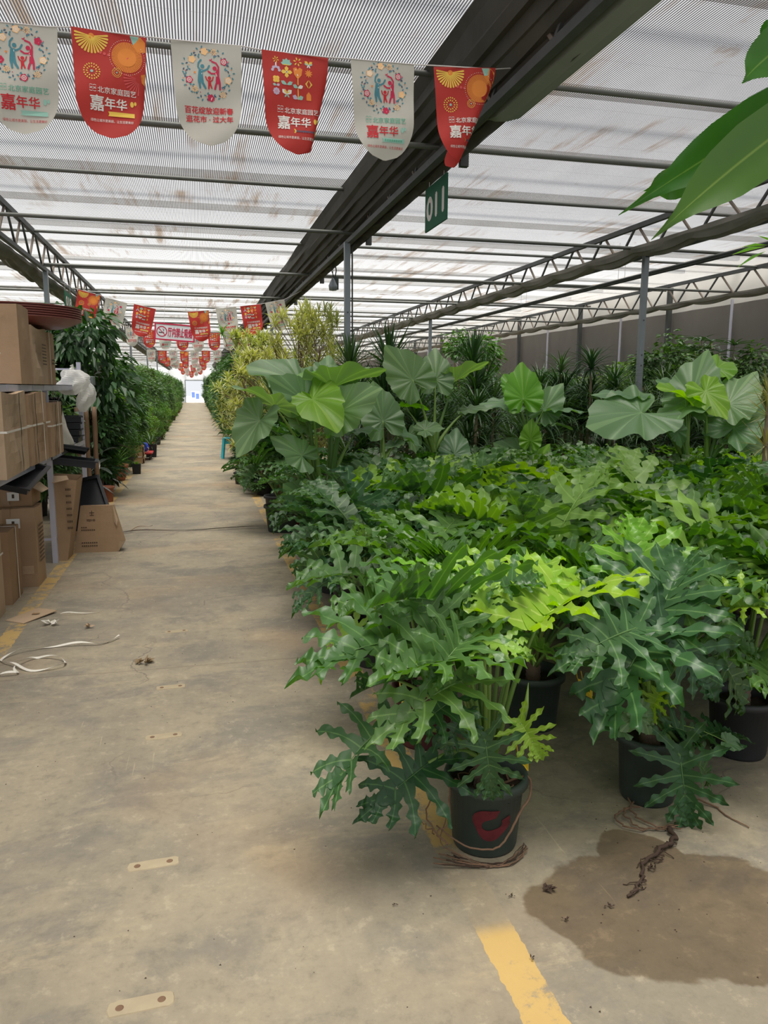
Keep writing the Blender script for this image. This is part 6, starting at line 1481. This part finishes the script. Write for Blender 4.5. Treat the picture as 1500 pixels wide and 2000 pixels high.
for k in range(4):
    tray((-1.38, 9.05 + .02*k, 1.002 + .072*k), (0, 0, .06*k), .24, .34, .065, ['lowest', 'second lowest', 'second highest', 'topmost'][k] + ' black tray in the stack at the far end of the middle shelf')
# hanging grey box with plastic bag
r = empty('grey_wall_box', (-1.22, 9.40, 1.62), 0, 'grey plastic box fixed across the far shelf upright', 'box')
b = MB(); b.box((-.14, -.12, 0), (.10, .05, .10)); b.build('box_body', M_GREY, r, bevel=.008)
b = MB(); b.tube([(-.13, -.14, .16), (-.06, -.14, .14)], .05, 16); tag(b.build('black_roll', M_BLACK, smooth=True, loc=(-1.22, 9.40, 1.60)), 'black round roll lying above the grey box on the shelf upright', 'roll')
b = MB(); b.box((-.01, -.01, 0), (.01, .01, .1)); b.build('bracket', M_STEELD, r)
def bag(loc, w, h, label, seed):
    rr = random.Random(seed); b = MB(); n, m = 22, 14; vs = []
    for i in range(m + 1):
        for j in range(n):
            a = 2*math.pi*j/n; q = i/m; R = w * (math.sin(math.pi*(.12 + .80*q)) ** .7) * (1 + .16*math.sin(4*a + q*9 + seed) + .10*math.sin(9*a - q*7)); vs.append((R*math.cos(a) + .03*math.sin(q*5), R*.6*math.sin(a), -q*h))
    b.add(vs, [(i*n+j, i*n+(j+1) % n, (i+1)*n+(j+1) % n, (i+1)*n+j) for i in range(m) for j in range(n)])
    r = empty('plastic_bag', loc, 0, label, 'bag'); b.build('bag_film', M_BAG, r)
    b = MB(); b.tube([(0, 0, 0), (.01, 0, .03), (0, 0, .05)], [.03, .012, .02], 8); b.build('tied_handle', M_BAG, r)
bag(at(140, 722, 8.9), .15, .27, 'wider crumpled white plastic bag hanging beside the top shelf end', 1)
bag(at(165, 745, 9.25), .09, .34, 'narrow clear plastic bag hanging below the grey box', 2)
# stacked saucers
sc = at(52, 640, 7.25)
for k in range(6):
    b = MB(); R = .54; b.lathe([(0, .0), (R*.72, 0), (R*.80, .012), (R*.985, .055), (R, .06), (R, .068), (R*.975, .066), (R*.79, .022), (R*.71, .010), (0, .010)], 64)
    o = b.build('plant_saucer', M_SAUCER, smooth=False, loc=(-1.50, 7.36, 2.112 + .019*k)); tag(o, ['lowest of the six stacked red-brown saucers, the broad underside showing', 'second lowest red-brown saucer in the stack on the cartons', 'third lowest red-brown saucer in the stack on the cartons', 'third highest red-brown saucer in the stack on the cartons', 'second highest red-brown saucer in the stack on the cartons', 'topmost of the six stacked red-brown saucers on the cartons'][k], 'saucer', 'stack of large saucers')

# ------------------------------------------------------------------ things on the floor
for k, (px, py, w, d) in enumerate(((275, 1962, .165, .045), (300, 1688, .165, .042), (320, 1438, .16, .045), (334, 1342, .15, .045), (345, 1233, .15, .04))):
    p = atz(px, py); b = MB(); vs = []; n = 20; rk = random.Random(k)
    for i in range(n):
        a = 2*math.pi*i/n; c, s = math.cos(a), math.sin(a); x = w/2 * (abs(c) ** .35) * (1 if c > 0 else -1); y = d/2 * 1.15 * (abs(s) ** .35) * (1 if s > 0 else -1); vs.append((x + rk.uniform(-.002, .002), y + rk.uniform(-.002, .002), .003))
    b.add(vs + [(x*1.03, y*1.05, 0) for x, y, z in vs], [tuple(range(n))] + [(i, i + n, (i+1) % n + n, (i+1) % n) for i in range(n)])
    r = empty('floor_patch', (p.x, p.y, 0), .05, ['nearest', 'second nearest', 'third nearest', 'fourth nearest', 'farthest'][k] + ' oblong concrete patch set in the middle of the aisle floor', 'patch'); b.build('patch_surface', simple('patched concrete %d' % k, (.37, .305, .20), .85, var=.2, nscale=14), r)
    for s in (-1, 1): b = MB(); b.lathe([(0, .0045), (.008, .0045), (.011, .003)], 12, c=(s*w*.32, 0, 0)); b.build('rusty_bolt', M_ROOT, r)
r = empty('cardboard_scrap', atz(62, 1205), 0, 'flat torn piece of cardboard on the floor before the cartons', 'cardboard')
q = [atz(*p) - atz(62, 1205) for p in ((10, 1213), (75, 1190), (112, 1197), (46, 1219))]; b = MB(); z = [.006, .012, .02, .006]
b.add([(p.x, p.y, z[i]) for i, p in enumerate(q)] + [(p.x, p.y, z[i] - .005) for i, p in enumerate(q)], [(0, 3, 2, 1), (4, 5, 6, 7), (0, 1, 5, 4), (1, 2, 6, 5), (2, 3, 7, 6), (3, 0, 4, 7)]); b.build('sheet', M_CART[1], r)
b = MB(); m_ = (q[0] + q[2]) / 2; b.box((m_.x, m_.y, .019), (m_.x + .05, m_.y + .03, .0195)); b.build('tape_piece', M_TAPE, r)
def ribbon(pxs, name, w, mat, label, z=.006, zs=None, cat='strap'):
    P = [atz(*p) for p in pxs]; pts = []
    for i in range(len(P) - 1):
        for k in range(6):
            t = k / 6; a = P[max(i-1, 0)]; e, c = P[i], P[i+1]; d = P[min(i+2, len(P)-1)]
            pts.append(0.5 * ((2*e) + (c - a)*t + (2*a - 5*e + 4*c - d)*t*t + (3*e - a - 3*c + d)*t**3))
    pts.append(P[-1]); b = MB(); vs = []; n = len(pts)
    for i, p in enumerate(pts):
        d = (pts[min(i+1, n-1)] - pts[max(i-1, 0)]).normalized(); s = Vector((-d.y, d.x, 0)); tw = .8 * math.sin(i * .35); zz = z + .010 * (1 + math.sin(i * .5)); o = s * (w/2*math.cos(tw)) + Vector((0, 0, w/2*math.sin(tw)))
        c = Vector((p.x, p.y, zz)); vs += [c + o, c - o, c - o + Vector((0, 0, -.0012)), c + o + Vector((0, 0, -.0012))]
    b.add(vs, [(i*4 + k, i*4 + (k+1) % 4, i*4 + 4 + (k+1) % 4, i*4 + 4 + k) for i in range(n-1) for k in range(4)]); tag(b.build(name, mat), label, cat)
ribbon(((0, 1322), (35, 1318), (28, 1306), (60, 1290), (82, 1286), (118, 1290), (128, 1298), (115, 1306), (60, 1312), (25, 1302), (2, 1291), (40, 1276), (95, 1266), (150, 1262), (200, 1259), (233, 1247)), 'packing_strap', .013, M_STRAP, 'looped white packing strap on the floor at the left')
ribbon(((118, 1203), (150, 1201), (200, 1196)), 'packing_strap', .006, M_STRAP, 'thin straight strap end beside the flat cardboard scrap')
ribbon(((236, 1042), (300, 1037), (400, 1035), (522, 1030)), 'metal_cable', .012, M_ROOTD, 'thin dark line of cable lying in the floor joint across the aisle', .002, cat='cable')
ribbon(((255, 1040), (275, 1030), (298, 1028)), 'dry_twig', .008, M_ROOT, 'thin twig lying slantwise by the floor joint', .004, cat='twig')
def crumple(px, py, w, label, mat, name, seed, h=.03, cat='leaf', n=7, asp=.5):
    p = atz(px, py); rk = random.Random(seed); b = MB()
    for k in range(n):
        a = rk.uniform(0, 6.28); d = Vector((math.cos(a), math.sin(a)*asp, rk.uniform(.05, .7))).normalized(); small_leaf(b, Vector((rk.uniform(-w*.3, w*.3), rk.uniform(-w*.2, w*.2), .003)), d, Vector((rk.uniform(-.5, .5), rk.uniform(-.5, .5), 1)).normalized(), w*rk.uniform(.35, .6), w*.12, rk.uniform(.7, 1.3))
    tag(b.build(name, mat, loc=(p.x, p.y, 0.004)), label, cat)
crumple(276, 1297, .11, 'curled dry brown leaf alone in the middle of the aisle', M_DRY, 'dry_leaf', 1, n=11)
crumple(175, 1226, .09, 'torn scrap of brown paper between cardboard and dry leaf', M_CART[1], 'paper_scrap', 2, cat='paper')
crumple(95, 1222, .13, 'pale curled shavings just below the flat cardboard', M_STRAP, 'paper_shaving', 3, cat='paper', n=9)
crumple(1070, 1740, .05, 'dark shrivelled leaf with a stalk on the wet patch', M_ROOTD, 'dry_leaf', 4, n=10)
crumple(1190, 1773, .025, 'small dark leaf crumb at the right of the wet patch edge', M_ROOTD, 'dry_leaf', 5)
crumple(1104, 1800, .024, 'small dark leaf crumb lowest on the wet patch edge', M_ROOTD, 'dry_leaf', 6)
crumple(1000, 1752, .022, 'tiny dry leaf left of the shrivelled leaf', M_ROOTD, 'dry_leaf', 7)
crumple(1040, 1876, .02, 'dark leaf crumb on the yellow paint', M_ROOTD, 'dry_leaf', 8)
crumple(772, 1771, .014, 'single dark crumb on the bare concrete left of the yellow paint', M_ROOTD, 'dry_leaf', 9)
crumple(735, 1480, .05, 'brown shrivelled leaf under the left side of the front plant', M_DRY, 'dry_leaf', 10)
# clump of dug-out roots in front of the plain pot
o = root_curve([atz(1305, 1625) + Vector((0, 0, .012)), atz(1318, 1645) + Vector((0, 0, .02)), atz(1300, 1660) + Vector((0, 0, .02)), atz(1275, 1680) + Vector((0, 0, .018)), atz(1255, 1700) + Vector((0, 0, .014)), atz(1250, 1730) + Vector((0, 0, .010)), atz(1225, 1755) + Vector((0, 0, .008))], .009, M_ROOTD, 'root_tangle', None, .007, 5)
tag(o, 'dark dried root tangle on the wet floor before the plain pot', 'root')
for k in range(12):
    rk = random.Random(k); t = rk.random(); a = atz(1310 - 75*t + rk.uniform(-5, 5), 1635 + 110*t); root_curve([a + Vector((0, 0, .01)), a + Vector((rk.uniform(-.04, .04), rk.uniform(-.03, .02), .014)), a + Vector((rk.uniform(-.07, .06), rk.uniform(-.06, .03), .003))], .0028, M_ROOTD, 'rootlet', o, .004, k)
# scattered crumbs nobody would count
b = MB(); rk = random.Random(77)
for k in range(240):
    x = rk.uniform(-1.2, 2.2); y = rk.uniform(1.5, 6.5) if x < .8 else rk.uniform(1.5, 3.4); s = rk.uniform(.0015, .0045); a = rk.uniform(0, 6.28)
    b.add([(x + s*math.cos(a), y + s*math.sin(a), .001), (x + s*math.cos(a + 2), y + s*math.sin(a + 2), .001), (x + s*math.cos(a + 4), y + s*math.sin(a + 4), .0015), (x, y, .003)], [(0, 1, 3), (1, 2, 3), (2, 0, 3)])
tag(b.build('floor_crumbs', M_ROOTD), 'fine dark crumbs of soil scattered over the concrete', 'debris', kind='stuff')
